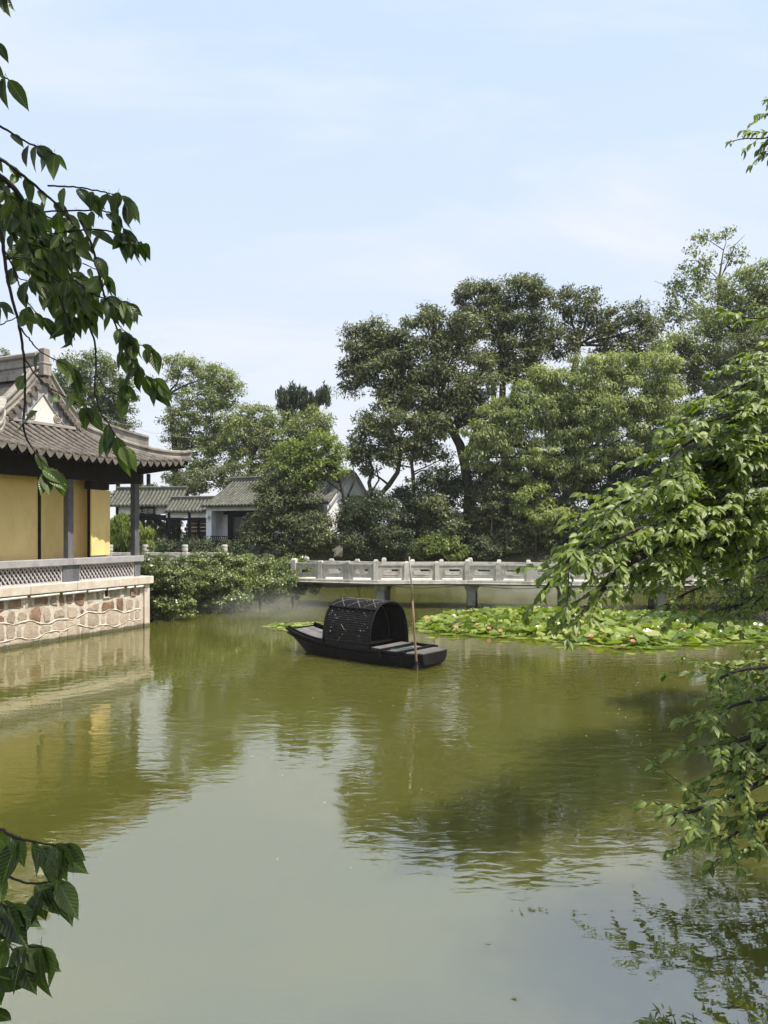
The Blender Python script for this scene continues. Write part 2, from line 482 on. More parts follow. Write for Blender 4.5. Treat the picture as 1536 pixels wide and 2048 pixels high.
m = MB(); m.par(F(0.0, -0.72, CAPZ - 0.06), -PU * LEN, -PN * 8.2, (0, 0, 0.05)); obj('terrace_floor', m, M_cap, terrace)
# rubble: rows of irregular stones, each its own piece
def stone_mesh(poly, depth, r):
    """irregular stone: outline, shrunk and bulged face"""
    n = len(poly); c = Vector((sum(p[0] for p in poly) / n, sum(p[1] for p in poly) / n))
    mb = MB()
    ring = [(0.0, 1.0), (0.7, 0.97), (1.0, 0.82)]
    vs = []
    for (dd, sc) in ring:
        for p in poly:
            q = c + (Vector(p) - c) * sc
            vs.append((q.x, q.y, dd * depth * r.uniform(0.8, 1.15)))
    vs.append((c.x, c.y, depth * r.uniform(0.95, 1.25)))
    fs = []
    for k in range(len(ring) - 1):
        for i in range(n):
            j = (i + 1) % n
            fs.append((k * n + i, k * n + j, (k + 1) * n + j, (k + 1) * n + i))
    for i in range(n):
        fs.append((2 * n + i, 2 * n + (i + 1) % n, 3 * n))
    return vs, fs
z_rows = [-0.08, 0.24, 0.58, 0.92, 1.25]
def rowz(k, s):
    return z_rows[k] + (0.06 * math.sin(s * 2.1 + k * 1.9) + 0.045 * math.sin(s * 6.7 + k * 2.3)) * (0 if k in (0, 4) else 1)
for k in range(4):
    s = 0.26 + rng.uniform(0, 0.1)
    while s < 8.4:
        w = rng.choice((rng.uniform(0.2, 0.32), rng.uniform(0.3, 0.5), rng.uniform(0.4, 0.62)))
        g = rng.uniform(0.014, 0.042) * (1.25 if k >= 2 else 0.7)
        a0, a1 = s + g, s + w - g
        sk0, sk1 = rng.uniform(-0.05, 0.05), rng.uniform(-0.05, 0.05)
        def P(a, t, sk): return Vector((a + sk * (t - 0.5), rowz(k, a) + g + (rowz(k + 1, a) - rowz(k, a) - 2 * g) * t))
        mid = (a0 + a1) / 2
        poly = [P(a0 + 0.03, 0.02, sk0), P(mid, rng.uniform(-0.05, 0.06), 0), P(a1 - 0.03, 0.03, sk1), P(a1 + rng.uniform(-.02, .015), 0.45, sk1),
                P(a1 - rng.uniform(.02, .07), 0.96, sk1), P(mid, rng.uniform(0.94, 1.04), 0), P(a0 + rng.uniform(.02, .07), 0.97, sk0), P(a0 + rng.uniform(-.015, .02), 0.5, sk0)]
        if not (k == 3 and 1.45 < mid < 1.92):
            vs, fs = stone_mesh(poly, rng.uniform(0.012, 0.032), rng)
            mb = MB(); mb.add([F(a, -0.07 + d - 0.005, z) for (a, z, d) in vs], fs)
            ch = rng.random()
            mt = M_stones[0] if (k == 3 and ch < 0.55) or (k == 2 and ch < 0.3) else (M_stones[1] if (k == 3 and ch < 0.9) or ch < 0.5 * (k > 1) else M_stones[2])
            obj('stone', mb, mt, terrace)
        s += w
# raised mortar ribs running along the lower stones
for k in (1, 2):
    pts = [F(a, -0.06, rowz(k, a) + 0.012 * math.sin(a * 17)) for a in np.arange(0.3, 8.3, 0.12)]
    mb = MB(); mb.tube(pts, [0.016 + 0.006 * math.sin(i * 1.7) for i in range(len(pts))], 5); obj('mortar_rib', mb, M_mortar, terrace, True)
mb = MB(); mb.par(F(1.58, -0.03, 1.0), -PU * 0.22, -PN * 0.06, (0, 0, 0.05)); mb.par(F(1.58, -0.03, 1.05), -PU * 0.045, -PN * 0.06, (0, 0, 0.22)); mb.par(F(1.755, -0.03, 1.05), -PU * 0.045, -PN * 0.06, (0, 0, 0.22))
obj('drain_frame', mb, M_cap, terrace)
mb = MB(); mb.par(F(1.63, -0.066, 1.05), -PU * 0.12, PN * 0.004, (0, 0, 0.22)); obj('drain_hole', mb, M_dark, terrace)
M_tube = plain('lamp_tube_white', (0.66, 0.66, 0.64), 0.4, 0.5)
for s0, s1 in ((0.32, 0.62), (0.72, 0.98), (1.12, 1.72), (1.80, 2.44), (2.52, 3.3), (3.42, 4.3), (4.42, 5.3), (5.42, 6.3)):
    mb = MB(); mb.tube([F(s0, 0.05, CAPZ - 0.285), F(s1, 0.05, CAPZ - 0.295)], 0.034, 8); obj('light_tube', mb, M_tube, terrace, True)
mb = MB(); mb.tube([F(0.1, 0.03, CAPZ - 0.42)] + [F(a, 0.03, CAPZ - 0.262 - 0.02 * abs(math.sin(a * 3))) for a in np.arange(0.35, 8, 0.2)], 0.009, 5); obj('cable', mb, M_dark, terrace)

# ------------------------------------------------------------------ yellow pavilion
pav = thing('yellow_pavilion', F(0.3, -0.3, CAPZ), 'yellow walled pavilion with grey posts and tiled hip and gable roof by the pond', 'pavilion')
def post(name, s, b, z0, z1, w, mat, par=pav):
    mb = MB(); mb.par(F(s - w / 2, b - w / 2, z0), -PU * w, PN * w, (0, 0, z1 - z0)); return obj(name, mb, mat, par, bevel=0.012)
for s_ in (0.3, 2.8, 5.3): post('column', s_, -0.3, CAPZ, 4.5, 0.19, M_grey)
for b_ in (-3.4, -6.5): post('column', 0.3, b_, CAPZ - 0.05, 4.5, 0.19, M_grey)
# balustrade: posts, top rail, lattice panels
RT = 2.185
for (a, b_) in ((0.18, 0.42), (2.52, 3.08), (5.02, 5.58)):
    mb = MB(); mb.par(F(a, -0.19, CAPZ), -PU * (b_ - a), -PN * 0.2, (0, 0, RT - 0.18 - CAPZ)); obj('balustrade_post', mb, M_grey, pav, bevel=0.008)
for (a, b_) in ((0.1, 2.78), (2.785, 5.3), (5.305, 8.2)):
    mb = MB(); mb.par(F(a, -0.12, RT - 0.18), -PU * (b_ - a), -PN * 0.34, (0, 0, 0.18)); obj('top_rail', mb, M_rail, pav, bevel=0.012)
def lattice(a0, a1):
    z0, z1 = CAPZ + 0.03, RT - 0.2
    mb = MB()
    mb.par(F(a0, -0.22, z0 - 0.03), -PU * (a1 - a0), -PN * 0.09, (0, 0, 0.035)); mb.par(F(a0, -0.22, z1 - 0.015), -PU * (a1 - a0), -PN * 0.09, (0, 0, 0.035))
    mb.par(F(a0, -0.225, z0), -PU * 0.04, -PN * 0.08, (0, 0, z1 - z0)); mb.par(F(a1 - 0.04, -0.225, z0), -PU * 0.04, -PN * 0.08, (0, 0, z1 - z0))
    H = z1 - z0; run = H * 0.72
    for d, bb in ((1, -0.235), (-1, -0.268)):
        x = a0 - run
        while x < a1 + run:
            xa, xb = (x, x + run) if d > 0 else (x + run, x)
            za, zb = z0, z1
            # clip to the panel
            def clip(xa, za, xb, zb):
                pts = []
                for lim in (a0, a1):
                    if (xa - lim) * (xb - lim) < 0: pts.append((lim, za + (zb - za) * (lim - xa) / (xb - xa)))
                ends = [(p, q) for p, q in ((xa, za), (xb, zb)) if a0 <= p <= a1] + pts
                return ends if len(ends) >= 2 else None
            c = clip(xa, za, xb, zb)
            if c and abs(c[0][0] - c[1][0]) > 0.03:
                mb.bar(F(c[0][0], bb, c[0][1]), F(c[1][0], bb, c[1][1]), 0.028, 0.026, PN)
            x += 0.125
    obj('lattice_panel', mb, M_lat, pav)
for a in ((0.42, 2.52), (3.08, 5.02), (5.58, 8.0)): lattice(*a)
mb = MB(); mb.par(F(0.44, -0.33, CAPZ + 0.01), -PU * 7.4, -PN * 0.03, (0, 0, RT - 0.22 - CAPZ)); obj('bench_back', mb, M_grey, pav)
# beams
mb = MB(); mb.par(F(0.18, -0.19, 4.38), -PU * 7.0, -PN * 0.22, (0, 0, 0.50)); obj('beam', mb, M_dark, pav, bevel=0.01)
mb = MB(); mb.par(F(0.185, -0.42, 4.40), -PU * 0.22, -PN * 6.2, (0, 0, 0.46)); obj('beam', mb, M_dark, pav, bevel=0.01)
# walls of the room: rendered panels between dark posts
WB = -0.75
panels = [(1.73, 3.35), (3.43, 5.05), (5.13, 6.6)]
for a, b_ in panels:
    mb = MB(); mb.par(F(a, WB, CAPZ - 0.05), -PU * (b_ - a), -PN * 0.16, (0, 0, 4.50 - CAPZ)); obj('wall_panel', mb, M_yel, pav)
for a in (1.65, 3.35, 5.05):
    mb = MB(); mb.par(F(a, WB + 0.03, CAPZ - 0.04), -PU * 0.08, -PN * 0.2, (0, 0, 4.45 - CAPZ)); obj('wall_post', mb, M_dark, pav)
mb = MB(); mb.par(F(1.74, WB - 0.2, CAPZ - 0.02), -PU * 0.16, -PN * 5.6, (0, 0, 2.95)); obj('end_wall', mb, M_yel, pav)
mb = MB(); mb.par(F(1.91, WB - 5.6, CAPZ - 0.02), -PU * 4.6, -PN * 0.16, (0, 0, 2.95)); obj('back_wall', mb, M_yel, pav)
mb = MB(); mb.par(F(6.62, WB - 0.0, CAPZ - 0.02), -PU * 0.16, -PN * 5.6, (0, 0, 2.95)); obj('end_wall', mb, M_yel, pav)
# the shutter leaf standing open at the end of the wall
leaf0, leaf1 = F(2.03, -0.26, 0), F(1.20, -0.40, 0)
dl = leaf1 - leaf0; nl = Vector((dl.y, -dl.x, 0)).normalized()
mb = MB(); mb.par(leaf0 + Vector((0, 0, 2.235)), dl, -nl * 0.05, (0, 0, 1.9)); obj('shutter', mb, M_yel, pav, bevel=0.006)
mb = MB(); mb.par(leaf0 + dl * 0.98 + Vector((0, 0, 4.15)) - nl * 0.02, -dl, -nl * 0.2, (0, 0, 0.23)); obj('lintel', mb, M_dark, pav)
# roof surfaces
EZ, RUN, RISE, SM = 4.93, 3.75, 2.35, 2.9
def lift(d): return 0.22 * max(0.0, 1 - d / 3.2) ** 2
def z_main(s, b):
    s = s if s <= SM else 2 * SM - s
    t = (s + 0.85) / RUN
    t = min(max(t, 0), 1)
    return EZ + RISE * (0.25 * t + 0.75 * t ** 2.6) + lift(0.85 - b) * (1 - t) ** 2
def z_skirt(s, b):
    q = min(max((0.85 - b) / 2.15, 0), 1)
    d = (s if s <= SM else 2 * SM - s) + 0.85
    return EZ + 1.03 * (0.75 * q + 0.25 * q * q) + lift(d) * (1 - q) ** 2
def z_roof(s, b):
    return min(z_main(s, b), z_skirt(s, b)) if b > -1.3 else z_main(s, b)
BB = -8.5
sv = list(np.arange(-0.85, 6.66, 0.15)); bv = list(np.arange(0.85, -1.31, -0.1075))
rows = [[F(s, b, z_roof(s, b)) for s in sv] for b in bv]
mb = MB(); mb.grid(rows)
rows2 = [[F(s, b, z_main(s, b)) for s in sv] for b in (-1.19, -2, -3.5, -5, -6.5, BB)]
mb.grid(rows2); obj('roof_sheet', mb, M_pan, pav, True)
mb = MB(); mb.grid([[p - Vector((0, 0, 0.11)) for p in r] for r in rows]); mb.grid([[p - Vector((0, 0, 0.13)) for p in r] for r in rows2]); obj('soffit', mb, M_dark, pav)
# barrel tile rows on the skirt roof, tile by tile
def top_b(s):
    for b in np.arange(0.85, -1.3, -0.02):
        if z_main(s, b) < z_skirt(s, b): return b
    return -1.26
SP = 0.27
s = -0.62
drip = MB()
pts = [(0.125 * math.cos(a), -0.165 * (1 - abs(math.cos(a))) ** 0.62) for a in np.linspace(0, math.pi, 9)]
drip.add([(x, 0.0, z) for x, z in pts] + [(x * 0.98, 0.02, z * 0.96) for x, z in pts] + [(x, -0.02 + 0.05 * (1 - abs(x) / 0.125), 0.02) for x, z in pts],
         [(i, i + 1, i + 10, i + 9) for i in range(8)] + [tuple(range(9)), tuple(reversed(range(9, 18)))])
drip_me = drip.mesh('drip_tile'); drip_me.materials.append(M_tile)
while s < 6.45:
    tb = top_b(s)
    nt = max(1, int((0.87 - tb) / 0.165))
    mb = MB()
    prof = [(math.cos(a), math.sin(a)) for a in np.linspace(-0.2, math.pi + 0.2, 7)]
    rngs = []
    for k in range(nt):
        for (f0, rr) in ((0.0, 0.068), (0.97, 0.058)):
            b = 0.87 - (k + f0) * (0.87 - tb) / nt
            p = F(s, b, z_roof(s, min(b, 0.85)) + 0.012)
            rngs.append([p - PU * (c * rr * 1.05) + Vector((0, 0, max(-0.02, sn) * rr * 1.05)) for c, sn in prof])
    mb.grid(rngs)
    k = len(mb.v); mb.v.extend([tuple(p) for p in rngs[0]]); mb.f.append(tuple(range(k, k + 7)))
    obj('tile_row', mb, M_tile, pav)
    z = z_roof(s + SP / 2, 0.85)
    piece('drip_tile', drip_me, pav, frame(F(s + SP / 2, 0.865, z + 0.01), -PU, (PN * -1 + Vector((0, 0, -0.1))).normalized(), Vector((0, 0, 1)) + PN * 0.12))
    s += SP
# rafters under the eave
s = -0.6
while s < 6.4:
    mb = MB(); b1 = 0.74
    mb.bar(F(s, b1, z_roof(s, b1) - 0.17), F(s, -0.55, z_skirt(s, -0.55) - 0.19), 0.075, 0.085)
    obj('rafter', mb, M_dark, pav); s += 0.36
mb = MB()
for i in range(len(sv) - 1):
    a, c = sv[i], sv[i + 1]
    mb.add([F(a, 0.80, z_roof(a, .85) - 0.13), F(c, 0.80, z_roof(c, .85) - 0.13), F(c, 0.80, z_roof(c, .85) - 0.02), F(a, 0.80, z_roof(a, .85) - 0.02)], [(0, 1, 2, 3)])
obj('fascia', mb, M_dark, pav)
mb = MB(); mb.bar(F(0.3, -0.3, 4.75), F(-0.72, 0.72, EZ + 0.08), 0.16, 0.2); obj('corner_rafter', mb, M_dark, pav)
# gable wall
gs = [1.70 + (4.10 - 1.70) * k / 24 for k in range(25)]
GB = -1.20
poly = [F(s_, GB, z_main(s_, -1.3) - 0.06) for s_ in gs]
mb = MB(); mb.prism([F(1.55, GB, 5.80), F(4.25, GB, 5.80)] + poly[::-1], -PN * 0.12)
obj('gable_wall', mb, M_white, pav)
mb = MB()
for side in (0, 1):
    r1, r2 = [], []
    for k in range(13):
        s_ = 1.66 + (SM - 1.66) * k / 12
        ss = s_ if side == 0 else 2 * SM - s_
        zt = z_main(s_, -1.3)
        r1.append(F(ss, GB + 0.012, zt - 0.05)); r2.append(F(ss, GB + 0.012, max(zt - 0.34 - 0.10 * k / 12, 5.9)))
    mb.grid([r1, r2])
obj('painted_border', mb, M_blue, pav)
mb = MB()
for side in (0, 1):
    pth = []
    for k in range(13):
        s_ = 1.74 + (SM - 1.74) * k / 12
        ss = s_ if side == 0 else 2 * SM - s_
        pth.append(F(ss, GB + 0.02, max(z_main(s_, -1.3) - 0.37 - 0.10 * k / 12, 5.9)))
    mb.tube(pth, 0.022, 5)
obj('gable_moulding', mb, M_plaster, pav, True)
mb = MB(); mb.par(F(1.5, GB + 0.04, 5.90), -PU * 2.8, PN * 0.10, (0, 0, 0.09)); obj('gable_sill', mb, M_plaster, pav, bevel=0.01)
for s_, z_ in ((3.28, 6.17), (2.40, 6.17)):
    mb = MB()
    c = F(s_, GB + 0.02, z_)
    ringp = [c + (-PU * math.cos(a) + Vector((0, 0, math.sin(a)))) * 0.125 for a in np.linspace(0, 2 * math.pi, 21)]
    mb.tube(ringp, 0.022, 6, False)
    ringp = [c + (-PU * math.cos(a) + Vector((0, 0, math.sin(a)))) * 0.07 for a in np.linspace(0, 2 * math.pi, 17)]
    mb.tube(ringp, 0.015, 6, False)
    o = obj('gable_boss', mb, M_plaster, pav, True)
    mb = MB(); mb.tube([c - PN * 0.01, c + PN * 0.03 + Vector((0, 0, -0.02))], 0.04, 8); obj('boss_knob', mb, M_plaster, o)
# verge ridges down both gable slopes, with tile ends below them
RP = [(-0.13, -0.03), (-0.13, 0.10), (-0.10, 0.12), (-0.10, 0.24), (-0.15, 0.27), (-0.15, 0.33), (-0.09, 0.36), (-0.09, 0.46), (-0.17, 0.50), (-0.17, 0.57),
      (-0.12, 0.61), (0.12, 0.61), (0.17, 0.57), (0.17, 0.50), (0.09, 0.46), (0.09, 0.36), (0.15, 0.33), (0.15, 0.27), (0.10, 0.24), (0.10, 0.12), (0.13, 0.10), (0.13, -0.03)]
M_ridge_top = M_plaster
cap_tile = MB()
cap_tile.tube([(0, 0, 0), (0, 0.24, 0)], 0.085, 10); cap_me = cap_tile.mesh('verge_tile', smooth=False); cap_me.materials.append(M_tile)
for side in (0, 1):
    path, ups = [], []
    for k in range(19):
        s_ = 1.30 + (SM + 0.02 - 1.30) * k / 18
        ss = s_ if side == 0 else 2 * SM - s_
        ds = 0.02; sl = (z_main(min(s_ + ds, SM), -1.3) - z_main(s_ - ds, -1.3)) / (2 * ds)
        up = (Vector((0, 0, 1)) + (PU if side == 0 else -PU) * sl * 0.75).normalized()
        path.append(F(ss, -1.32, z_main(s_, -1.3))); ups.append(up)
    mb = MB(); mb.sweep([(a * .85, b * .64) for a, b in RP], path, PN, ups); obj('verge_ridge', mb, M_plaster, pav)
    for k in range(8):
        s_ = 1.62 + (SM - 0.02 - 1.62) * k / 7.3
        ss = s_ if side == 0 else 2 * SM - s_
        piece('verge_tile', cap_me, pav, frame(F(ss, -1.27, z_main(s_, -1.3) - 0.03), -PU, PN, Vector((0, 0, 1))))
        piece('drip_tile', drip_me, pav, frame(F(ss + (0.09 if side else -0.09), -1.12, z_main(s_, -1.3) - 0.05), -PU * 0.8, PN * -1, Vector((0, 0, 0.9))))
mb = MB(); zt = z_main(SM, -1.3); mb.par(F(SM - 0.13, -1.0, zt + 0.02), -PU * 0.26, -PN * 0.26, (0, 0, 0.34)); mb.par(F(SM - 0.10, -1.03, zt + 0.36), -PU * 0.20, -PN * 0.2, (0, 0, 0.42)); mb.par(F(SM - 0.15, -0.98, zt + 0.33), -PU * 0.30, -PN * 0.3, (0, 0, 0.05))
obj('ridge_finial', mb, M_plaster, pav, bevel=0.012)
# main ridge, back from the gable
mb = MB(); mb.sweep([(a, b * 1.15) for a, b in RP], [F(SM, -1.3, zt), F(SM, BB, zt)], PU, (0, 0, 1)); obj('main_ridge', mb, M_plaster, pav)
# hip ridges with a raised inner length
def hip_path(n, b0, b1, far=True):
    out = []
    for k in range(n):
        b = b0 + (b1 - b0) * k / (n - 1)
        lo, hi = -0.85, SM
        for _ in range(40):
            md = (lo + hi) / 2
            if z_main(md, b) < z_skirt(md, b): lo = md
            else: hi = md
        s_ = lo if far else 2 * SM - lo
        out.append((s_, b, z_main(lo, b)))
    return out
for far in (True, False):
    hp = hip_path(16, -1.32, 0.93, far)
    path = [F(s_, b, z + (0.03 * max(0, (b - 0.3) / 0.6) ** 2)) for s_, b, z in hp]
    side = (PN * 1 - (PU if far else -PU) * 1).normalized() if False else None
    sides = []
    for i in range(len(path)):
        t = (path[min(i + 1, len(path) - 1)] - path[max(i - 1, 0)]); t.z = 0; t.normalize(); sides.append(Vector((t.y, -t.x, 0)))
    prof = [(-0.11, -0.03), (-0.11, 0.08), (-0.07, 0.10), (-0.07, 0.17), (-0.12, 0.20), (-0.12, 0.25), (-0.07, 0.285), (0.07, 0.285), (0.12, 0.25), (0.12, 0.20), (0.07, 0.17), (0.07, 0.10), (0.11, 0.08), (0.11, -0.03)]
    mb = MB(); mb.sweep(prof, path, sides, (0, 0, 1)); obj('hip_ridge', mb, M_plaster, pav)
    prof = [(-0.08, 0.285), (-0.08, 0.50), (-0.13, 0.53), (-0.13, 0.59), (0.13, 0.59), (0.13, 0.53), (0.08, 0.50), (0.08, 0.285)]
    mb = MB(); mb.sweep(prof, path[:11], sides[:11], (0, 0, 1)); obj('hip_ridge_crest', mb, M_plaster, pav)
# lightning wire on the roof
mb = MB(); hp = hip_path(10, -0.9, 0.9); wp = [F(s_, b, z + 0.75 + 0.05 * math.sin(k * 2)) for k, (s_, b, z) in enumerate(hp)]
mb.tube(wp, 0.006, 4)
for k in (1, 4, 7): mb.tube([wp[k], wp[k] - Vector((0, 0, 0.4))], 0.006, 4)
obj('lightning_wire', mb, plain('wire_grey', (0.45, 0.45, 0.44), 0.5), pav)

# ------------------------------------------------------------------ zigzag stone bridge
BP = [Vector((-3.55, 29.2, 0)), Vector((-0.30, 28.0, 0)), Vector((3.16, 28.0, 0)), Vector((6.54, 27.3, 0)), Vector((9.95, 26.9, 0)), Vector((13.4, 27.6, 0))]
bridge = thing('stone_bridge', (3.16, 28.0, 0.0), 'zigzag pale granite bridge with carved parapet panels crossing the pond on piers', 'bridge')
DZ, BW = 1.06, 1.75
BF = [p + Vector((0.30, BW, 0)) for p in BP]
def panel_mesh(w, name):
    """parapet slab with a cut-cornered opening and raised mouldings"""
    h, t = 0.47, 0.085
    ow, oh = w * 0.29, 0.088
    out = [(-w / 2, 0), (-w / 2 + .001, 0), (w / 2 - .001, 0), (w / 2, 0), (w / 2, h), (w / 2 - .001, h), (-w / 2 + .001, h), (-w / 2, h)]
    cz = h * 0.50; c = 0.04
    inn = [(-ow, cz - oh + c), (-ow + c, cz - oh), (ow - c, cz - oh), (ow, cz - oh + c), (ow, cz + oh - c), (ow - c, cz + oh), (-ow + c, cz + oh), (-ow, cz + oh - c)]
    mb = MB()
    for y in (-t / 2, t / 2):
        k = len(mb.v)
        mb.v.extend([(x, y, z) for x, z in out] + [(x, y, z) for x, z in inn])
        for i in range(8):
            j = (i + 1) % 8; q = (k + i, k + j, k + 8 + j, k + 8 + i); mb.f.append(q if y < 0 else q[::-1])
    for i in range(8):
        j = (i + 1) % 8
        mb.f.append((i, i + 16, j + 16, j)); mb.f.append((8 + i, 8 + j, 24 + j, 24 + i))
    # moulding round the opening and along the slab's border
    for sc, y0 in ((1.0, -t / 2),):
        for (gx_, gz_, r_) in ((1.16, 1.32, 0.012), (1.5, 2.2, 0.010)):
            lp = [((x * gx_), y0, cz + (z - cz) * gz_) for x, z in inn]
            for i in range(8): mb.bar(lp[i], lp[(i + 1) % 8], r_, r_ * 1.6, (0, 1, 0))
    # rail on top and feet at both ends
    mb.box(-w / 2, w / 2, -0.065, 0.065, h + .001, h + 0.065)
    mb.box(-w / 2, -w / 2 + 0.1, -t / 2 + .003, t / 2 - .003, -0.085, -.001); mb.box(w / 2 - 0.1, w / 2, -t / 2 + .003, t / 2 - .003, -0.085, -.001)
    me = mb.mesh(name); me.materials.append(M_granite); return me
post_mb = MB(); post_mb.box(-0.085, 0.085, -0.085, 0.085, 0, 0.66)
post_mb.add([(-0.085, -0.085, 0.66), (0.085, -0.085, 0.66), (0.085, 0.085, 0.66), (-0.085, 0.085, 0.66), (-0.06, -0.06, 0.72), (0.06, -0.06, 0.72), (0.06, 0.06, 0.72), (-0.06, 0.06, 0.72)],
            [(0, 1, 5, 4), (1, 2, 6, 5), (2, 3, 7, 6), (3, 0, 4, 7), (4, 5, 6, 7)])
post_me = post_mb.mesh('parapet_post'); post_me.materials.append(M_granite)
tall_mb = MB(); tall_mb.box(-0.095, 0.095, -0.095, 0.095, 0, 0.72)
tall_mb.add([(-0.095, -0.095, 0.72), (0.095, -0.095, 0.72), (0.095, 0.095, 0.72), (-0.095, 0.095, 0.72), (-0.06, -0.06, 0.79), (0.06, -0.06, 0.79), (0.06, 0.06, 0.79), (-0.06, 0.06, 0.79)],
            [(0, 1, 5, 4), (1, 2, 6, 5), (2, 3, 7, 6), (3, 0, 4, 7), (4, 5, 6, 7)])
tall_me = tall_mb.mesh('corner_post'); tall_me.materials.append(M_granite)
rbx = random.Random(31)
for line in (BP, BF):
    for i in range(len(line) - 1):
        a, b = line[i], line[i + 1]
        d = b - a; L = d.length; dn = d.normalized(); side = Vector((-dn.y, dn.x, 0))
        pm = panel_mesh(L / 3 - 0.19, 'parapet_panel')
        for k in range(3):
            wob = Matrix.Rotation(R(rbx.uniform(-.8, .8)), 4, 'Z') @ Matrix.Rotation(R(rbx.uniform(-.7, .7)), 4, 'X') @ Matrix.Rotation(R(rbx.uniform(-.4, .4)), 4, 'Y')
            c = a + d * ((k + 0.5) / 3)
            piece('parapet_panel', pm, bridge, frame(c + Vector((0, 0, DZ + 0.085)), dn, side, Vector((0, 0, 1))) @ wob)
            piece('corner_post' if k == 0 else 'parapet_post', tall_me if k == 0 else post_me, bridge, frame(a + d * (k / 3) + Vector((0, 0, DZ)), dn, side, Vector((0, 0, 1))) @ wob)
    piece('corner_post', tall_me, bridge, frame(line[-1] + Vector((0, 0, DZ)), Vector((1, 0, 0)), Vector((0, 1, 0)), Vector((0, 0, 1))))
for i in range(len(BP) - 1):
    a, b, c, d = BP[i] + Vector((0, -0.16, 0)), BP[i + 1] + Vector((0, -0.16, 0)), BF[i + 1] + Vector((0, 0.16, 0)), BF[i] + Vector((0, 0.16, 0))
    gap = (b - a).normalized() * 0.006
    m = MB(); m.prism([p + Vector((0, 0, DZ - 0.10)) for p in (a + gap, b - gap, c - gap, d + gap)], (0, 0, 0.10)); obj('deck_slab', m, M_granite, bridge, bevel=0.01)
    m = MB(); q = Vector((0, 0.14, 0)); m.prism([p + Vector((0, 0, DZ - 0.19)) for p in (a + gap + q, b - gap + q, c - gap - q, d + gap - q)], (0, 0, 0.085)); obj('deck_beam', m, M_pier, bridge)
    # hanging cables along the edge
    m = MB(); m.tube([a + (b - a) * t + Vector((0, -0.03, DZ - 0.16 - 0.10 * math.sin(t * math.pi) ** 2 - 0.02)) for t in np.linspace(0.02, 0.98, 12)], 0.012, 5); obj('cable', m, M_dark, bridge)
    m = MB(); m.tube([a + Vector((0, -0.02, DZ - 0.115)), b + Vector((0, -0.02, DZ - 0.115))], 0.02, 6); obj('conduit', m, M_granite, bridge)
for i in range(1, len(BP)):
    for p in (BP[i] + Vector((0.16, 0.22, 0)), BF[i] + Vector((0.1, -0.22, 0))):
        m = MB()
        m.box(p.x - 0.15, p.x + 0.15, p.y - 0.15, p.y + 0.15, -0.6, 0.62)
        m.add([(p.x - .15, p.y - .15, .62), (p.x + .15, p.y - .15, .62), (p.x + .15, p.y + .15, .62), (p.x - .15, p.y + .15, .62),
               (p.x - .23, p.y - .2, .72), (p.x + .23, p.y - .2, .72), (p.x + .23, p.y + .2, .72), (p.x - .23, p.y + .2, .72)],
              [(0, 1, 5, 4), (1, 2, 6, 5), (2, 3, 7, 6), (3, 0, 4, 7)])
        m.box(p.x - 0.23, p.x + 0.23, p.y - 0.2, p.y + 0.2, .722, DZ - 0.192)
        obj('pier', m, M_pier, bridge)

# ------------------------------------------------------------------ black-awning boat
BA = Vector((0.766, -0.643, 0)).normalized(); BPp = Vector((0.643, 0.766, 0)).normalized()
BO = Vector((0.73, 15.7, 0)) + BPp * 0.52          # bow, on the centre line
def B(L, w, z): return BO - BA * L + BPp * w + Vector((0, 0, z))
boat = thing('awning_boat', B(2.0, 0, 0), 'black wooden boat with arched woven awning moored on the green pond', 'boat')
M_hull = stone('tarred_wood', (0.007, 0.0065, 0.008), (0.014, 0.012, 0.014), 4, 0.5, 0.25, 18, stretch=(1, 1, 5), stain=(0.032, 0.029, 0.028), stain_amt=0.4, stain_scale=4, spec=0.10)
M_plank = stone('weathered_plank', (0.11, 0.10, 0.095), (0.19, 0.175, 0.165), 4, 0.8, 0.4, 25, stain=(0.06, 0.055, 0.055), stain_amt=0.7, stain_scale=4, random_tint=0.25)
M_inner = stone('dark_inside', (0.006, 0.006, 0.007), (0.01, 0.009, 0.011), 4, 0.8)
st = []   # L, half top, half bottom, z top, z bottom
for (L, ht, hb, zt, zb) in ((-0.06, .45, .36, .325, .10), (0.10, .50, .40, .315, -.02), (0.35, .55, .46, .305, -.12), (0.8, .62, .52, .298, -.16), (1.3, .67, .56, .295, -.18), (2.0, .69, .58, .295, -.18),
                            (2.6, .67, .56, .31, -.17), (3.1, .62, .50, .345, -.12), (3.45, .57, .44, .385, -.02), (3.7, .54, .40, .425, .12), (4.0, .50, .36, .49, .30), (4.14, .48, .34, .53, .41)):
    st.append((L, ht, hb, zt, zb))
def samp(L, k): return float(np.interp(L, [q[0] for q in st], [q[k] for q in st]))
Ls = list(np.linspace(-0.06, 4.14, 34))
hull = MB()
hull.grid([[B(L, -samp(L, 1), samp(L, 3)), B(L, -(samp(L, 1) + samp(L, 2)) / 2 - .03, (samp(L, 3) + samp(L, 4)) / 2), B(L, -samp(L, 2), samp(L, 4)), B(L, 0, samp(L, 4) - .02), B(L, samp(L, 2), samp(L, 4)),
            B(L, (samp(L, 1) + samp(L, 2)) / 2 + .03, (samp(L, 3) + samp(L, 4)) / 2), B(L, samp(L, 1), samp(L, 3))] for L in Ls])
for L in (Ls[0], Ls[-1]):
    hull.add([B(L, -samp(L, 1), samp(L, 3)), B(L, -(samp(L, 1) + samp(L, 2)) / 2 - .03, (samp(L, 3) + samp(L, 4)) / 2), B(L, -samp(L, 2), samp(L, 4)), B(L, samp(L, 2), samp(L, 4)),
              B(L, (samp(L, 1) + samp(L, 2)) / 2 + .03, (samp(L, 3) + samp(L, 4)) / 2), B(L, samp(L, 1), samp(L, 3))], [(0, 1, 2, 3, 4, 5)])
obj('hull', hull, M_hull, boat, True)
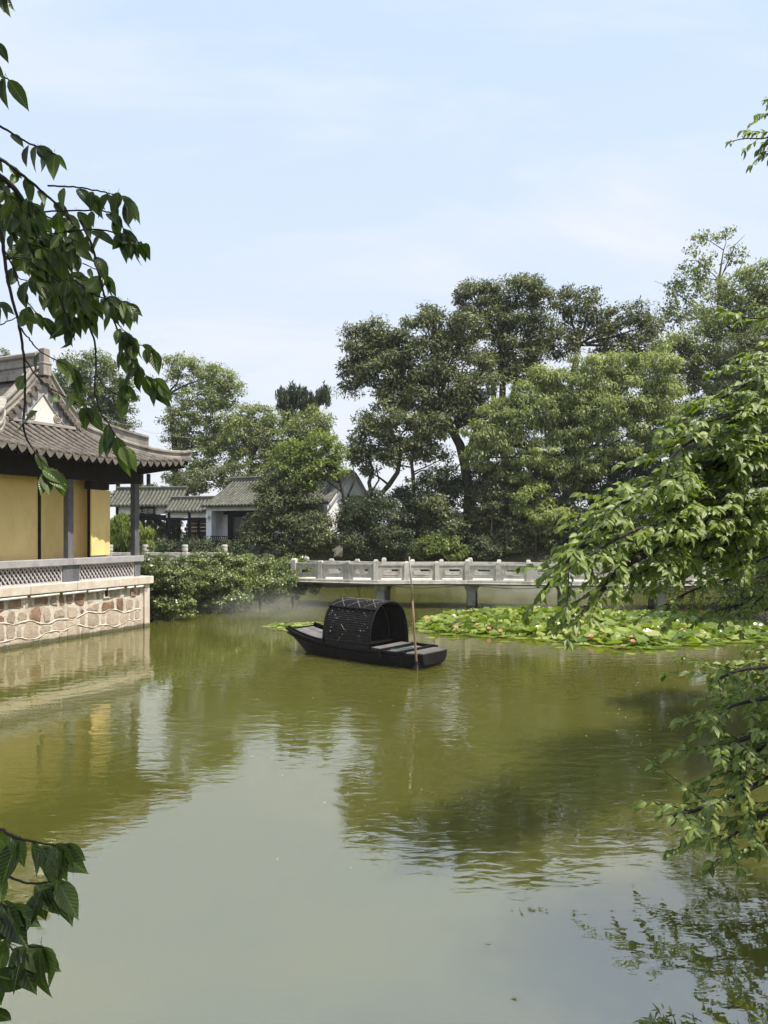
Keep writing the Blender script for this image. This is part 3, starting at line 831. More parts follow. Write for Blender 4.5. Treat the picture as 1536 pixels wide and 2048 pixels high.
for sgn in (-1, 1):
    g = MB(); pth = [B(L, sgn * (samp(L, 1) + 0.005), samp(L, 3) + 0.012) for L in Ls if L > 0.3]
    g.sweep([(-0.045, -0.03), (0.03, -0.03), (0.03, 0.03), (-0.045, 0.03)], pth, BPp * sgn, (0, 0, 1)); obj('gunwale', g, M_hull, boat)
    g = MB(); pth = [B(L, sgn * ((samp(L, 1) * .8 + samp(L, 2) * .2) + .034), samp(L, 3) - 0.075) for L in np.linspace(0.5, 4.1, 24)]
    g.sweep([(-0.02, -0.018), (0.016, -0.018), (0.016, 0.018), (-0.02, 0.018)], pth, BPp * sgn, (0, 0, 1)); obj('rubbing_strake', g, M_hull, boat)
    # raised wash boards beside the stern deck
    g = MB(); pth = [B(L, sgn * (samp(L, 1) - 0.035), samp(L, 3) + 0.06) for L in np.linspace(2.72, 4.1, 10)]
    g.sweep([(-0.015, -0.05), (0.015, -0.05), (0.015, 0.03), (-0.015, 0.03)], pth, BPp, (0, 0, 1)); obj('wash_board', g, M_hull, boat)
# inside floor, stern deck planks, bow deck planks
f = MB(); f.grid([[B(L, -samp(L, 1) + .04, 0.13), B(L, samp(L, 1) - .04, 0.13)] for L in np.linspace(0.9, 2.8, 6)]); obj('bilge_floor', f, M_inner, boat)
for k in range(5):
    w0, w1 = -0.46 + k * 0.186, -0.46 + k * 0.186 + 0.178
    m = MB(); r = []
    for L in (2.7, 3.2, 3.7, 4.06):
        sc = (samp(L, 1) - 0.07) / 0.55
        r.append([B(L, w0 * sc, samp(L, 3) + 0.0), B(L, w1 * sc, samp(L, 3) + 0.0), B(L, w1 * sc, samp(L, 3) - 0.03), B(L, w0 * sc, samp(L, 3) - 0.03), B(L, w0 * sc, samp(L, 3) + 0.0)])
    m.grid(r); obj('deck_plank', m, M_plank, boat)
# bow: wedge deck with cross plank edge, then the low fore deck
m = MB(); r = []
for L in (-0.07, 0.14, 0.36):
    r.append([B(L, -samp(L, 1) - .005, samp(L, 3) + .002), B(L, samp(L, 1) + .005, samp(L, 3) + .002), B(L, samp(L, 1) + .005, samp(L, 3) + .03), B(L, -samp(L, 1) - .005, samp(L, 3) + .03), B(L, -samp(L, 1) - .005, samp(L, 3) + .002)])
m.grid(r); m.f.append((0, 1, 2, 3)); obj('bow_deck', m, M_plank, boat)
for k in range(6):
    w0, w1 = -0.57 + k * 0.192, -0.57 + k * 0.192 + 0.184
    m = MB(); r = []
    for L in (0.40, 0.8, 1.28):
        sc = (samp(L, 1) - 0.05) / 0.60; z = samp(L, 3) + 0.012
        r.append([B(L, w0 * sc, z), B(L, w1 * sc, z), B(L, w1 * sc, z - .03), B(L, w0 * sc, z - .03), B(L, w0 * sc, z)])
    m.grid(r); obj('deck_plank', m, M_plank, boat)
m = MB(); m.par(B(0.42, -0.62, samp(.4, 3) - 0.02), -BA * 0.06, BPp * 1.26, (0, 0, 0.085)); obj('cross_beam', m, M_hull, boat, bevel=0.006)
m = MB(); m.par(B(0.93, -0.70, samp(.9, 3) + .015), -BA * 0.05, BPp * 1.38, (0, 0, 0.06)); obj('cross_beam', m, M_hull, boat, bevel=0.006)
m = MB(); m.par(B(0.92, -0.735, samp(.9, 3) - 0.13), -BA * 0.07, BPp * 0.05, (0, 0, 0.2)); obj('thole_block', m, M_hull, boat)
m = MB(); m.par(B(3.0, -0.71, samp(3, 3) - 0.13), -BA * 0.32, BPp * 0.03, (0, 0, 0.022)); obj('cleat', m, M_hull, boat)
m = MB(); m.par(B(1.05, 0.56, samp(1, 3) + 0.02), BA * 0.75, BPp * 0.05, (0, 0, 0.055)); obj('side_rail', m, M_hull, boat)
m = MB(); m.par(B(1.0, -0.56, samp(1, 3) + 0.035), -BA * 0.30, BPp * 1.1, (0, 0, 0.03)); obj('seat_board', m, M_plank, boat)
# awning: woven mats bent over hoops, the top mat lying over the side mats
AW, AH, AZ = 0.665, 1.00, 0.315
M_mat = stone('woven_mat', (0.013, 0.0115, 0.013), (0.026, 0.023, 0.023), 9, 0.65, 0.5, 60, spec=0.15, stain=(0.04, 0.037, 0.036), stain_amt=0.5, stain_scale=6)
M_lash = plain('pale_lashing', (0.42, 0.40, 0.34), 0.8)
def arch(t, off=0.0):
    """t 0 near gunwale .. 1 far gunwale"""
    a = math.pi * (1 - t); e = 0.80
    c, s_ = math.cos(a), math.sin(a)
    return (math.copysign(abs(c) ** e, c) * (AW + off), (abs(s_) ** e) * (AH + off))
def mat(t0, t1, off, L0, L1, nrib):
    m = MB(); rws = []
    n = nrib * 4
    for i in range(n + 1):
        t = t0 + (t1 - t0) * i / n
        rr = off + 0.0075 * math.sin(i * math.pi / 2 + 0.6)
        w, z = arch(t, rr)
        rws.append([B(L0 + (L1 - L0) * k / 10, w, AZ + z) for k in range(11)])
    m.grid(rws)
    rws = []
    for i in range(25):
        w, z = arch(t0 + (t1 - t0) * i / 24, off - 0.022); rws.append([B(L0, w, AZ + z), B(L1, w, AZ + z)])
    m.grid(rws)
    for L in (L0, L1):
        m.grid([[B(L, arch(t0 + (t1 - t0) * i / 24, off)[0], AZ + arch(t0 + (t1 - t0) * i / 24, off)[1]) for i in range(25)],
                [B(L, arch(t0 + (t1 - t0) * i / 24, off - .022)[0], AZ + arch(t0 + (t1 - t0) * i / 24, off - .022)[1]) for i in range(25)]])
    return m
L0, L1 = 1.25, 2.66
mats = [('side_mat', 0.0, 0.33, 0.0, L0, L1, 17), ('top_mat', 0.29, 0.71, 0.03, L0 - 0.01, L1 + 0.01, 20), ('side_mat', 0.67, 1.0, 0.0, L0, L1, 17)]
rl = random.Random(3)
for nm, t0, t1, off, a, b, nr in mats:
    mo = obj(nm, mat(t0, t1, off, a, b, nr), M_mat, boat)
    ls = MB()
    lines = []
    if nm == 'top_mat':
        for q in range(-2, 5): lines += [((q * 0.34, 0), (q * 0.34 + 0.62, 1), 0.06), ((q * 0.34, 1), (q * 0.34 + 0.62, 0), 0.06)]
    else:
        for q in range(-2, 5): lines += [((q * 0.36, 0), (q * 0.36 + 0.7, 1), 0.55), ((q * 0.36, 1), (q * 0.36 + 0.7, 0), 0.55)]
    for (x0, y0), (x1, y1), drop in lines:
        for k in range(22):
            if rl.random() < drop or (nm == 'side_mat' and rl.random() < 0.45): continue
            ta, tb = (k + 0.12) / 22, (k + 0.72) / 22
            pts = []
            for t in (ta, tb):
                x = x0 + (x1 - x0) * t; y = y0 + (y1 - y0) * t
                if not 0.02 < x < 0.98: break
                w, z = arch(t0 + (t1 - t0) * (0.05 + 0.9 * y), off + 0.011); pts.append(B(a + (b - a) * x, w, AZ + z))
            if len(pts) == 2: ls.bar(pts[0], pts[1], 0.0075, 0.007)
    for k in range(18):
        x, y = rl.uniform(0.04, 0.96), rl.uniform(0.1 if nm == 'top_mat' else 0.4, 0.98)
        w, z = arch(t0 + (t1 - t0) * y, off + 0.011); w2, z2 = arch(t0 + (t1 - t0) * (y + .012), off + .011)
        p, q = B(a + (b - a) * x, w, AZ + z), B(a + (b - a) * (x + rl.uniform(-.008, .008)), w2, AZ + z2)
        ls.bar(p, q, 0.006, 0.006)
    obj('lashing', ls, M_lash, mo, kind='stuff')
for L in (L0 - 0.012, L1 + 0.012):
    m = MB(); m.tube([B(L, arch(t, 0.018)[0], AZ + arch(t, 0.018)[1]) for t in np.linspace(0, 1, 31)], 0.024, 6); obj('hoop', m, M_hull, boat, True)
for t in (0.295, 0.705):
    w, z = arch(t, 0.045); m = MB(); m.tube([B(L0 - 0.02, w, AZ + z), B(L1 + 0.02, w, AZ + z)], 0.013, 6); obj('batten', m, M_hull, boat, True)
m = MB(); m.tube([B(L0 + 0.5, arch(t, -0.035)[0], AZ + arch(t, -0.035)[1]) for t in np.linspace(0.02, 0.98, 21)], 0.012, 5); obj('hoop', m, M_plank, boat, True)
m = MB(); m.par(B(L0 + 0.3, -0.6, 0.36), -BA * 0.24, BPp * 1.2, (0, 0, 0.03)); obj('bench', m, M_hull, boat)
# green netting lying on the fore deck
net = MB(); rn = random.Random(8)
for k in range(14):
    c = B(0.62 + rn.uniform(-.14, .14), -0.18 + rn.uniform(-.22, .22), samp(.6, 3) + 0.03 + rn.uniform(0, .02)); a0 = rn.uniform(0, 6.3); r = rn.uniform(.03, .10)
    net.tube([c + Vector((math.cos(a0 + t) * r * (1 + .3 * t), math.sin(a0 + t) * r, rn.uniform(0, .012))) for t in np.linspace(0, rn.uniform(1.5, 4), 9)], 0.006, 4)
o = obj('netting', net, plain('teal_twine', (0.05, 0.14, 0.13), 0.7)); tag(o, 'tangle of teal twine netting lying on the boat fore deck', 'netting')

# mooring pole standing in the water at the bow
pole = thing('bamboo_pole', W(834, 1338, 15.75) * 1.0, 'tall bamboo pole standing upright in the water beside the boat bow', 'pole')
pts = [W(836, 1362, 15.72), W(834, 1338, 15.72), W(829, 1270, 15.72), W(825, 1200, 15.72)]
M_bam = stone('bamboo', (0.15, 0.105, 0.06), (0.24, 0.175, 0.105), 5, 0.6, 0.2, 20, stretch=(1, 1, 0.3), stain=(0.12, 0.09, 0.06), stain_amt=0.6)
M_bam2 = stone('bleached_bamboo', (0.28, 0.255, 0.225), (0.38, 0.35, 0.31), 5, 0.7, 0.2, 20, stretch=(1, 1, 0.3))
m = MB(); m.tube(pts, [.027, .026, .024, .022], 8); obj('lower_shaft', m, M_bam, pole, True)
m = MB(); m.tube([W(825, 1199, 15.72), W(822, 1155, 15.72), W(818.5, 1113, 15.72)], [.019, .018, .016], 8); obj('upper_shaft', m, M_bam2, pole, True)
m = MB()
for q in (1200, 1238, 1275, 1310): 
    c = W(825 + (q - 1200) * 0.066, q, 15.72); m.tube([c - Vector((0, 0, .012)), c + Vector((0, 0, .012))], .028, 8)
obj('node_ring', m, M_bam, pole)
m = MB(); rn = random.Random(2)
for k in range(12):
    c = W(834, 1330, 15.72); a = rn.uniform(0, 6.28)
    m.tube([c + Vector((math.cos(a) * .03, math.sin(a) * .03, .08)), c + Vector((math.cos(a) * .06, math.sin(a) * .06, 0)), c + Vector((math.cos(a) * rn.uniform(.08, .16), math.sin(a) * .12, -0.09))], .012, 4)
obj('rope_lashing', m, M_hull, pole)

# ------------------------------------------------------------------ white house with curved gables
HPH = R(30)
HO = Vector((-3.05, 40.0, 0)); HE1 = Vector((-math.cos(HPH), math.sin(HPH), 0)); HE2 = Vector((math.sin(HPH), math.cos(HPH), 0))
def H(a, b, z): return HO + HE1 * a + HE2 * b + Vector((0, 0, z))      # a: along the front to the left, b: back along the gable
house = thing('white_house', H(4.4, 2.4, 1.2), 'white plastered garden house with dark window and curved gable behind olive shrub', 'house')
M_hplaster = stone('house_plaster', (0.76, 0.76, 0.74), (0.84, 0.835, 0.815), 1.5, 0.9, 0.15, 20, stain=(0.40, 0.40, 0.38), stain_amt=0.55, stain_scale=1.2)  # the garden buildings' own white plaster, stained in patches
M_glass = plain('dark_pane', (0.012, 0.014, 0.017), 0.25, 0.5)
HM, HL, HF, HEZ, HRZ = 8.8, 4.73, 2.2, 4.50, 6.02
m = MB(); m.par(H(-0.15, -0.15, 0.4), HE1 * (HM + .3), HE2 * (HL + .3), (0, 0, HF - 0.4)); obj('plinth', m, M_pier, house)
# front wall: left pier, recessed window bay, right part
m = MB(); m.par(H(HM - 0.42, 0, HF), HE1 * 0.42, HE2 * 0.4, (0, 0, HEZ - HF)); obj('corner_pier', m, M_hplaster, house)
m = MB(); m.par(H(0, 0, HF), HE1 * 4.6, HE2 * 0.25, (0, 0, HEZ - HF)); obj('front_wall', m, M_hplaster, house)
m = MB(); m.par(H(4.6, 0.02, HEZ - 0.42), HE1 * (HM - 0.42 - 4.6), HE2 * 0.22, (0, 0, 0.42)); obj('lintel_band', m, M_hplaster, house)
m = MB(); m.par(H(4.6, 1.1, HF), HE1 * (HM - 4.6), HE2 * 0.2, (0, 0, HEZ - HF)); obj('recessed_wall', m, M_hplaster, house)
m = MB(); m.par(H(4.65, 1.05, HF + 0.02), HE1 * 3.4, HE2 * 0.04, (0, 0, HEZ - HF - 0.05)); obj('timber_screen', m, M_dark, house)
m = MB(); m.par(H(4.61, 1.04, HEZ - 0.62), HE1 * (HM - 5.04), HE2 * 0.05, (0, 0, 0.2)); obj('beam', m, M_dark, house)
wf = MB(); wf.par(H(5.3, 0.99, HF + 0.35), HE1 * 2.3, HE2 * 0.055, (0, 0, 1.25)); wo = obj('window', wf, M_dark, house)
for k in range(2):
    m = MB(); m.par(H(5.36 + k * 1.12, 0.98, HF + 0.42), HE1 * 1.06, HE2 * 0.008, (0, 0, 1.1)); obj('pane', m, M_glass, wo)
m = MB(); m.par(H(4.6, 0.0, HF - 0.1), HE1 * 0.0001, HE2 * 1.1, (0, 0, 2.2))
m = MB(); m.par(H(0.02, HL - 0.25, HF), HE1 * (HM - 0.04), HE2 * 0.24, (0, 0, HEZ - HF)); obj('back_wall', m, M_hplaster, house)
# slanted seat-back railing in front of the window
m = MB(); m.bar(H(4.65, -0.14, HF + 0.36), H(HM - 0.45, -0.14, HF + 0.36), 0.06, 0.06); m.bar(H(4.65, 0.02, HF + 0.04), H(HM - 0.45, 0.02, HF + 0.04), 0.3, 0.07); obj('bench_rail', m, M_dark, house)
rail_b = MB(); rail_b.bar((0, 0.02, 0), (0.0, -0.14, 0.30), 0.028, 0.03); rb_me = rail_b.mesh('baluster'); rb_me.materials.append(M_dark)
for k in range(24):
    piece('baluster', rb_me, house, frame(H(4.7 + k * 0.153, 0.0, HF + 0.07), -HE1, HE2, Vector((0, 0, 1))) @ Matrix.Rotation(R(10), 4, 'Y'))
# gable walls with rounded top, both ends
def gable_poly(a, ov=0.0):
    pts = []
    for k in range(-14, 15):
        t = k / 14
        f = 1 - (math.sqrt(t * t + .035) - math.sqrt(.035)) / (math.sqrt(1.035) - math.sqrt(.035))
        zc = HEZ - 0.12 + (HRZ + 0.26 - HEZ + 0.12) * f ** 1.12
        pts.append(H(a, HL / 2 + t * (HL / 2 + 0.12 + ov), zc + ov))
    return pts
m = MB(); m.prism([H(HM - 0.3, 0.02, HF), H(HM - 0.3, HL - 0.02, HF), H(HM - 0.3, HL, HEZ - .1), H(HM - 0.3, HL / 2, HRZ - 0.15), H(HM - 0.3, 0.02, HEZ - .1)], HE1 * 0.28); obj('gable_wall', m, M_hplaster, house)
for a, e in ((-0.02, HE1 * 0.28),):
    gp = gable_poly(a)
    m = MB(); m.prism([H(a, HL, HF), H(a, 0, HF)] + gp, e); obj('gable_wall', m, M_hplaster, house)
    m = MB(); path = gable_poly(a + 0.12, 0.0)
    m.sweep([(-0.20, -0.05), (0.20, -0.05), (0.23, 0.04), (0.12, 0.10), (-0.12, 0.10), (-0.23, 0.04)], path, HE1, (0, 0, 1)); obj('gable_coping', m, M_tile2, house)
    m = MB(); path = [p - Vector((0, 0, 0.18)) - HE1 * 0.15 for p in gable_poly(a, -0.02)]
    m.sweep([(-0.02, -0.07), (0.02, -0.07), (0.02, 0.06), (-0.02, 0.06)], path, HE1, (0, 0, 1)); obj('gable_band', m, M_rail, house)
m = MB(); m.par(H(-0.06, 0.9, 2.9), HE1 * 0.05, HE2 * 0.5, (0, 0, 0.6)); obj('side_window', m, M_glass, house)
M_pan2 = stone('mossy_pan_tile', (0.035, 0.035, 0.028), (0.075, 0.075, 0.058), 5, 0.95, 0.5, 25)
def tiled_roof(par, fn, a0, a1, length, ez, rz, half, sp, mat, rows_named='tile_row', over=0.35, back=True, nst=9):
    """ridge roof in a local frame fn(a,b,z); tile rows run down the front slope, each its own piece"""
    def zz(b):
        t = min(max((b + over) / (half + over), 0), 1); return ez - 0.12 + (rz - ez + 0.12) * (0.72 * t + 0.28 * t * t)
    m = MB(); bs = np.linspace(-over, half, 8)
    m.grid([[fn(a0, b, zz(b)), fn(a1, b, zz(b))] for b in bs])
    m.grid([[fn(a0, 2 * half - b, zz(b)), fn(a1, 2 * half - b, zz(b))] for b in bs])
    m.grid([[fn(a0, b, zz(b) - 0.10), fn(a1, b, zz(b) - 0.10)] for b in bs])
    m.add([fn(a0, -over, zz(-over)), fn(a1, -over, zz(-over)), fn(a1, -over, zz(-over) - .1), fn(a0, -over, zz(-over) - .1)], [(0, 1, 2, 3)])
    obj('roof_sheet', m, M_pan2, par, True)
    row = MB(); ux = (fn(1, 0, 0) - fn(0, 0, 0)).normalized(); o0 = fn(a0, 0, 0)
    prof = [(math.cos(q), math.sin(q)) for q in np.linspace(0, math.pi, 5)]
    rg = []
    for k in range(nst):
        for f, rr in ((0, 1.08), (0.96, 0.9)):
            b = -over - 0.03 + (k + f) / nst * (half + over); p = fn(a0, b, zz(max(b, -over)) + 0.005)
            rg.append([p + ux * c * sp * 0.27 * rr + Vector((0, 0, s_ * sp * 0.27 * rr)) for c, s_ in prof])
    row.grid(rg); k = 0; row.f.append((0, 1, 2, 3, 4))
    me = row.mesh(rows_named, o0); me.materials.append(mat)
    tip = MB(); tip.add([(-sp * .30, 0, 0.02), (sp * .30, 0, 0.02), (sp * .22, 0, -sp * .22), (0, 0, -sp * .36), (-sp * .22, 0, -sp * .22)], [(0, 1, 2, 3, 4)])
    tme = tip.mesh('drip_tile'); tme.materials.append(mat)
    fy = (fn(0, 1, 0) - fn(0, 0, 0)).normalized()
    a = a0 + sp / 2 * (1 if a1 > a0 else -1)
    while (a < a1 - 0.05) if a1 > a0 else (a > a1 + 0.05):
        mt = Matrix.Identity(4); mt.translation = fn(a, 0, 0)
        piece(rows_named, me, par, mt)
        piece('drip_tile', tme, par, frame(fn(a + sp / 2, -over - 0.035, zz(-over)), ux, fy, Vector((0, 0, 1))))
        a += sp if a1 > a0 else -sp
    m = MB(); m.sweep([(-.11, -.05), (.11, -.05), (.11, .10), (.14, .12), (.14, .18), (.06, .22), (-.06, .22), (-.14, .18), (-.14, .12), (-.11, .10)], [fn(a0, half, rz), fn(a1, half, rz)], fy, (0, 0, 1)); obj('ridge', m, mat, par)
tiled_roof(house, H, 0.3, HM + 0.12, HM, HEZ, HRZ, HL / 2, 0.25, M_tile2)
# lantern and camera dome on the corner pier
m = MB(); c = H(HM - 0.25, -0.14, 3.75)
for k in range(7):
    pass
m.tube([c + Vector((0, 0, -.16)), c + Vector((0, 0, -.13)), c + Vector((0, 0, -.02)), c + Vector((0, 0, .04)), c + Vector((0, 0, .12))], [.05, .10, .12, .10, .03], 10); m.tube([c + Vector((0, 0, .12)), c + HE2 * .15 + Vector((0, 0, .16))], .02, 5)
o = obj('camera_dome', m, plain('dome_white', (0.75, 0.75, 0.74), 0.3, 0.5)); tag(o, 'white dome security camera fixed on the house corner pier', 'security camera')

# ------------------------------------------------------------------ open gallery and pavilion left of the house
gal = thing('tiled_gallery', W(368, 1090, 45.5), 'open timber gallery with mossy tiled roof between the white house and plaque pavilion', 'gallery')
GO = W(420, 1058, 45.0); GO.z = 0
def G(a, b, z): return GO + Vector((-a * 0.98, b * 0.98 - a * -0.2, z))
tiled_roof(gal, G, 0.0, 2.95, 3, 4.22, 4.86, 1.3, 0.24, M_tile2, nst=6)
m = MB(); m.par(G(0.0, 0.0, 3.70), G(2.9, 0, 0) - G(0, 0, 0), (0, 0.15, 0), (0, 0, 0.40)); obj('fascia_band', m, M_hplaster, gal)
for a in (0.1, 1.35, 2.7):
    for b in (0.05, 2.3):
        p = G(a, b, 0); m = MB(); m.box(p.x - .08, p.x + .08, p.y - .08, p.y + .08, 1.2, 4.2); obj('column', m, M_dark, gal)
m = MB(); m.bar(G(0.1, 0.05, 2.75), G(2.7, 0.05, 2.75), .06, .06); m.bar(G(0.1, 0.15, 2.4), G(2.7, 0.15, 2.4), .3, .07); m.bar(G(0.1, 0.05, 3.6), G(2.7, 0.05, 3.6), .06, .16); obj('rail', m, M_dark, gal)
for k in range(17):
    piece('baluster', rb_me, gal, frame(G(0.2 + k * 0.152, 0.12, 2.45), Vector((1, 0, 0)), Vector((0, 1, 0)), Vector((0, 0, 1))))
plq = thing('plaque_pavilion', W(290, 1090, 47), 'small tiled pavilion with a dark name plaque seen past the corner column', 'pavilion')
QO = W(362, 1058, 46.6); QO.z = 0
def Q(a, b, z): return QO + Vector((-a * 0.985, b * 0.97 + a * 0.15, z))
tiled_roof(plq, Q, 0.0, 4.9, 5, 4.62, 5.56, 1.5, 0.26, M_tile2, nst=8)
m = MB(); m.par(Q(0.9, 0.1, 3.95), Q(4.4, 0, 0) - Q(0.9, 0, 0), (0, 0.12, 0), (0, 0, 0.55)); obj('fascia_band', m, M_hplaster, plq)
tri = [Q(0.22, -0.35, 4.32), Q(0.22, 1.5, 5.40), Q(0.22, 3.3, 4.32)]
m = MB(); m.prism(tri, Q(0.3, 0, 0) - Q(0.22, 0, 0)); obj('gable_board', m, M_hplaster, plq)
m = MB(); m.prism([Q(0.2, 0.35, 4.30), Q(0.2, 1.5, 5.02), Q(0.2, 2.6, 4.30)], Q(0.21, 0, 0) - Q(0.2, 0, 0)); obj('gable_recess', m, M_dark, plq)
for a in (0.95, 2.6, 4.35):
    for b in (0.16, 2.7):
        p = Q(a, b, 0); m = MB(); m.box(p.x - .09, p.x + .09, p.y - .09, p.y + .09, 1.2, 4.5); obj('column', m, M_dark, plq)
m = MB(); m.bar(Q(0.9, 0.16, 3.72), Q(4.4, 0.16, 3.72), .12, .34); obj('beam', m, M_dark, plq)
m = MB(); m.par(Q(3.35, -0.02, 3.80), Q(1.75, 0, 0) - Q(3.35, 0, 0), (0, -0.06, -0.0), (0, 0, 0.62)); pq = obj('name_plaque', m, M_dark, plq)
M_gold = plain('faded_gold', (0.50, 0.46, 0.36), 0.7)
for k, ch in enumerate("榭水堤柳"):
    cu = bpy.data.curves.new('character', 'FONT'); cu.body = ch; cu.size = 0.36; cu.align_x = 'CENTER'; cu.align_y = 'CENTER'; cu.extrude = 0.004
    tmp = bpy.data.objects.new('character', cu); cme = bpy.data.meshes.new_from_object(tmp); bpy.data.objects.remove(tmp)
    to = bpy.data.objects.new('character', cme); COL.objects.link(to); cme.materials.clear(); cme.materials.append(M_gold)
    p = Q(3.10 - k * 0.365, -0.02, 4.11) + Vector((0, -0.075, 0))
    ex = (Q(0, 0, 0) - Q(1, 0, 0)).normalized()
    to.parent = pq; mm = frame(p, ex, Vector((0, 0, 1)), ex.cross(Vector((0, 0, 1)))); mm.translation = mm.translation - ORIGIN[pq.name]; to.matrix_local = mm
# far tower pavilion: eave and columns over the gallery roof
tow = thing('distant_tower', W(275, 1050, 62), 'distant dark columned tower eave peeking past the yellow pavilion corner', 'tower')
for px in (236, 283, 297):
    p = W(px, 1050, 62); m = MB(); m.box(p.x - .13, p.x + .13, p.y - .13, p.y + .13, 1.2, W(0, 948, 62).z); obj('column', m, M_dark, tow)
a, b = W(190, 944, 61.3), W(305, 940, 61.3)
m = MB(); m.par(a, (b - a), (0, 3, 0.6), (0, 0, -0.22)); obj('eave', m, M_tile2, tow)
m = MB(); m.par(a + Vector((0.3, .3, 0)), (b - a) * .85, (0, 2, 1.6), (0, 0, .3)); obj('roof', m, M_tile2, tow)

# low carved stone balustrade beyond the hedge
lb = thing('low_balustrade', W(371, 1130, 31.5), 'low pale stone balustrade with carved round headed posts behind the hedge', 'balustrade')
for px in (220, 291, 370, 449):
    p = W(px, 1117, 31.5); z0 = 1.0
    m = MB(); m.box(p.x - .11, p.x + .11, p.y - .11, p.y + .11, z0, W(0, 1104, 31.5).z); po = obj('post', m, M_granite, lb, bevel=0.012)
    zt = W(0, 1104, 31.5).z; m = MB(); m.tube([(p.x, p.y, zt), (p.x, p.y, zt + .03), (p.x, p.y, zt + .05), (p.x, p.y, zt + .16), (p.x, p.y, zt + .175), (p.x, p.y, zt + .19), (p.x, p.y, zt + .29), (p.x, p.y, zt + .31)], [.09, .09, .125, .125, .10, .125, .125, .10], 12); obj('post_head', m, M_granite, po, bevel=0.008)
for a, b in ((220, 291), (291, 370), (370, 449)):
    p, q = W(a + 5, 1108, 31.5), W(b - 5, 1108, 31.5); m = MB(); m.bar(p, q, .14, .13); obj('hand_rail', m, M_granite, lb, bevel=0.01)
    p, q = W(a + 5, 1121, 31.5), W(b - 5, 1121, 31.5); m = MB(); m.bar(p, q, .10, .30); obj('rail_panel', m, M_granite, lb)
# rockery by the gallery: stacked brown layers
M_rock = stone('layered_rock', (0.17, 0.10, 0.06), (0.33, 0.21, 0.13), 3, 0.9, 0.9, 9, stretch=(1, 1, 4), stain=(0.08, 0.055, 0.04), stain_amt=0.8, stain_scale=2, bdist=0.05)
def rock(name, c, r, label, mat, layers=7, seed=1, squash=0.6):
    rr = random.Random(seed); m = MB()
    for k in range(layers):
        t = k / layers; n = 11; rad = r * (1 - 0.55 * t ** 1.6)
        z0, z1 = c.z + r * squash * 2 * t, c.z + r * squash * 2 * (t + 0.95 / layers)
        pts = [(c.x + math.cos(i * 6.283 / n) * rad * rr.uniform(.78, 1.12) + rr.uniform(-.05, .05) * r, c.y + math.sin(i * 6.283 / n) * rad * rr.uniform(.78, 1.1)) for i in range(n)]
        m.prism([(x, y, z0) for x, y in pts], (rr.uniform(-.04, .04), 0, z1 - z0))
    o = obj(name, m, mat, bevel=0.03); tag(o, label, 'rock'); return o
rock('rockery', Vector((W(388, 1080, 47).x, 48.5, 1.9)), 1.15, 'brown layered rockery seen through the open gallery', M_rock, 8, 4, 0.85)
M_palerock = stone('pale_rock', (0.42, 0.40, 0.37), (0.58, 0.56, 0.52), 4, 0.9, 0.9, 10, stain=(0.25, 0.24, 0.22), stain_amt=0.7)
rock('garden_rock', Vector((W(352, 1112, 33).x, 33, 1.55)), 0.24, 'small pale garden rock behind the low balustrade', M_palerock, 4, 9, 0.6)
M_hillrock = stone('hill_rock', (0.10, 0.085, 0.065), (0.18, 0.155, 0.12), 3, 0.9, 0.9, 9, stain=(0.05, 0.05, 0.03), stain_amt=0.7, bdist=0.05)
for k, (px, py, r, lab) in enumerate(((845, 1092, 0.55, 'dark mossy boulder on the slope behind the bridge, beside the yellowish shrub'), (955, 1062, 0.6, 'grey brown boulder on the wooded slope above the boat pole'),
                                      (1010, 1055, 0.5, 'brown slab rock between dark shrubs on the slope'), (1190, 1065, 0.7, 'flat brown ledge rock under the dark trees at right'))):
    p = W(px, py, 41.3); rock('hillside_rock', Vector((p.x, p.y, p.z - r * 0.5)), r, lab, M_hillrock, 4, 20 + k, 0.45)

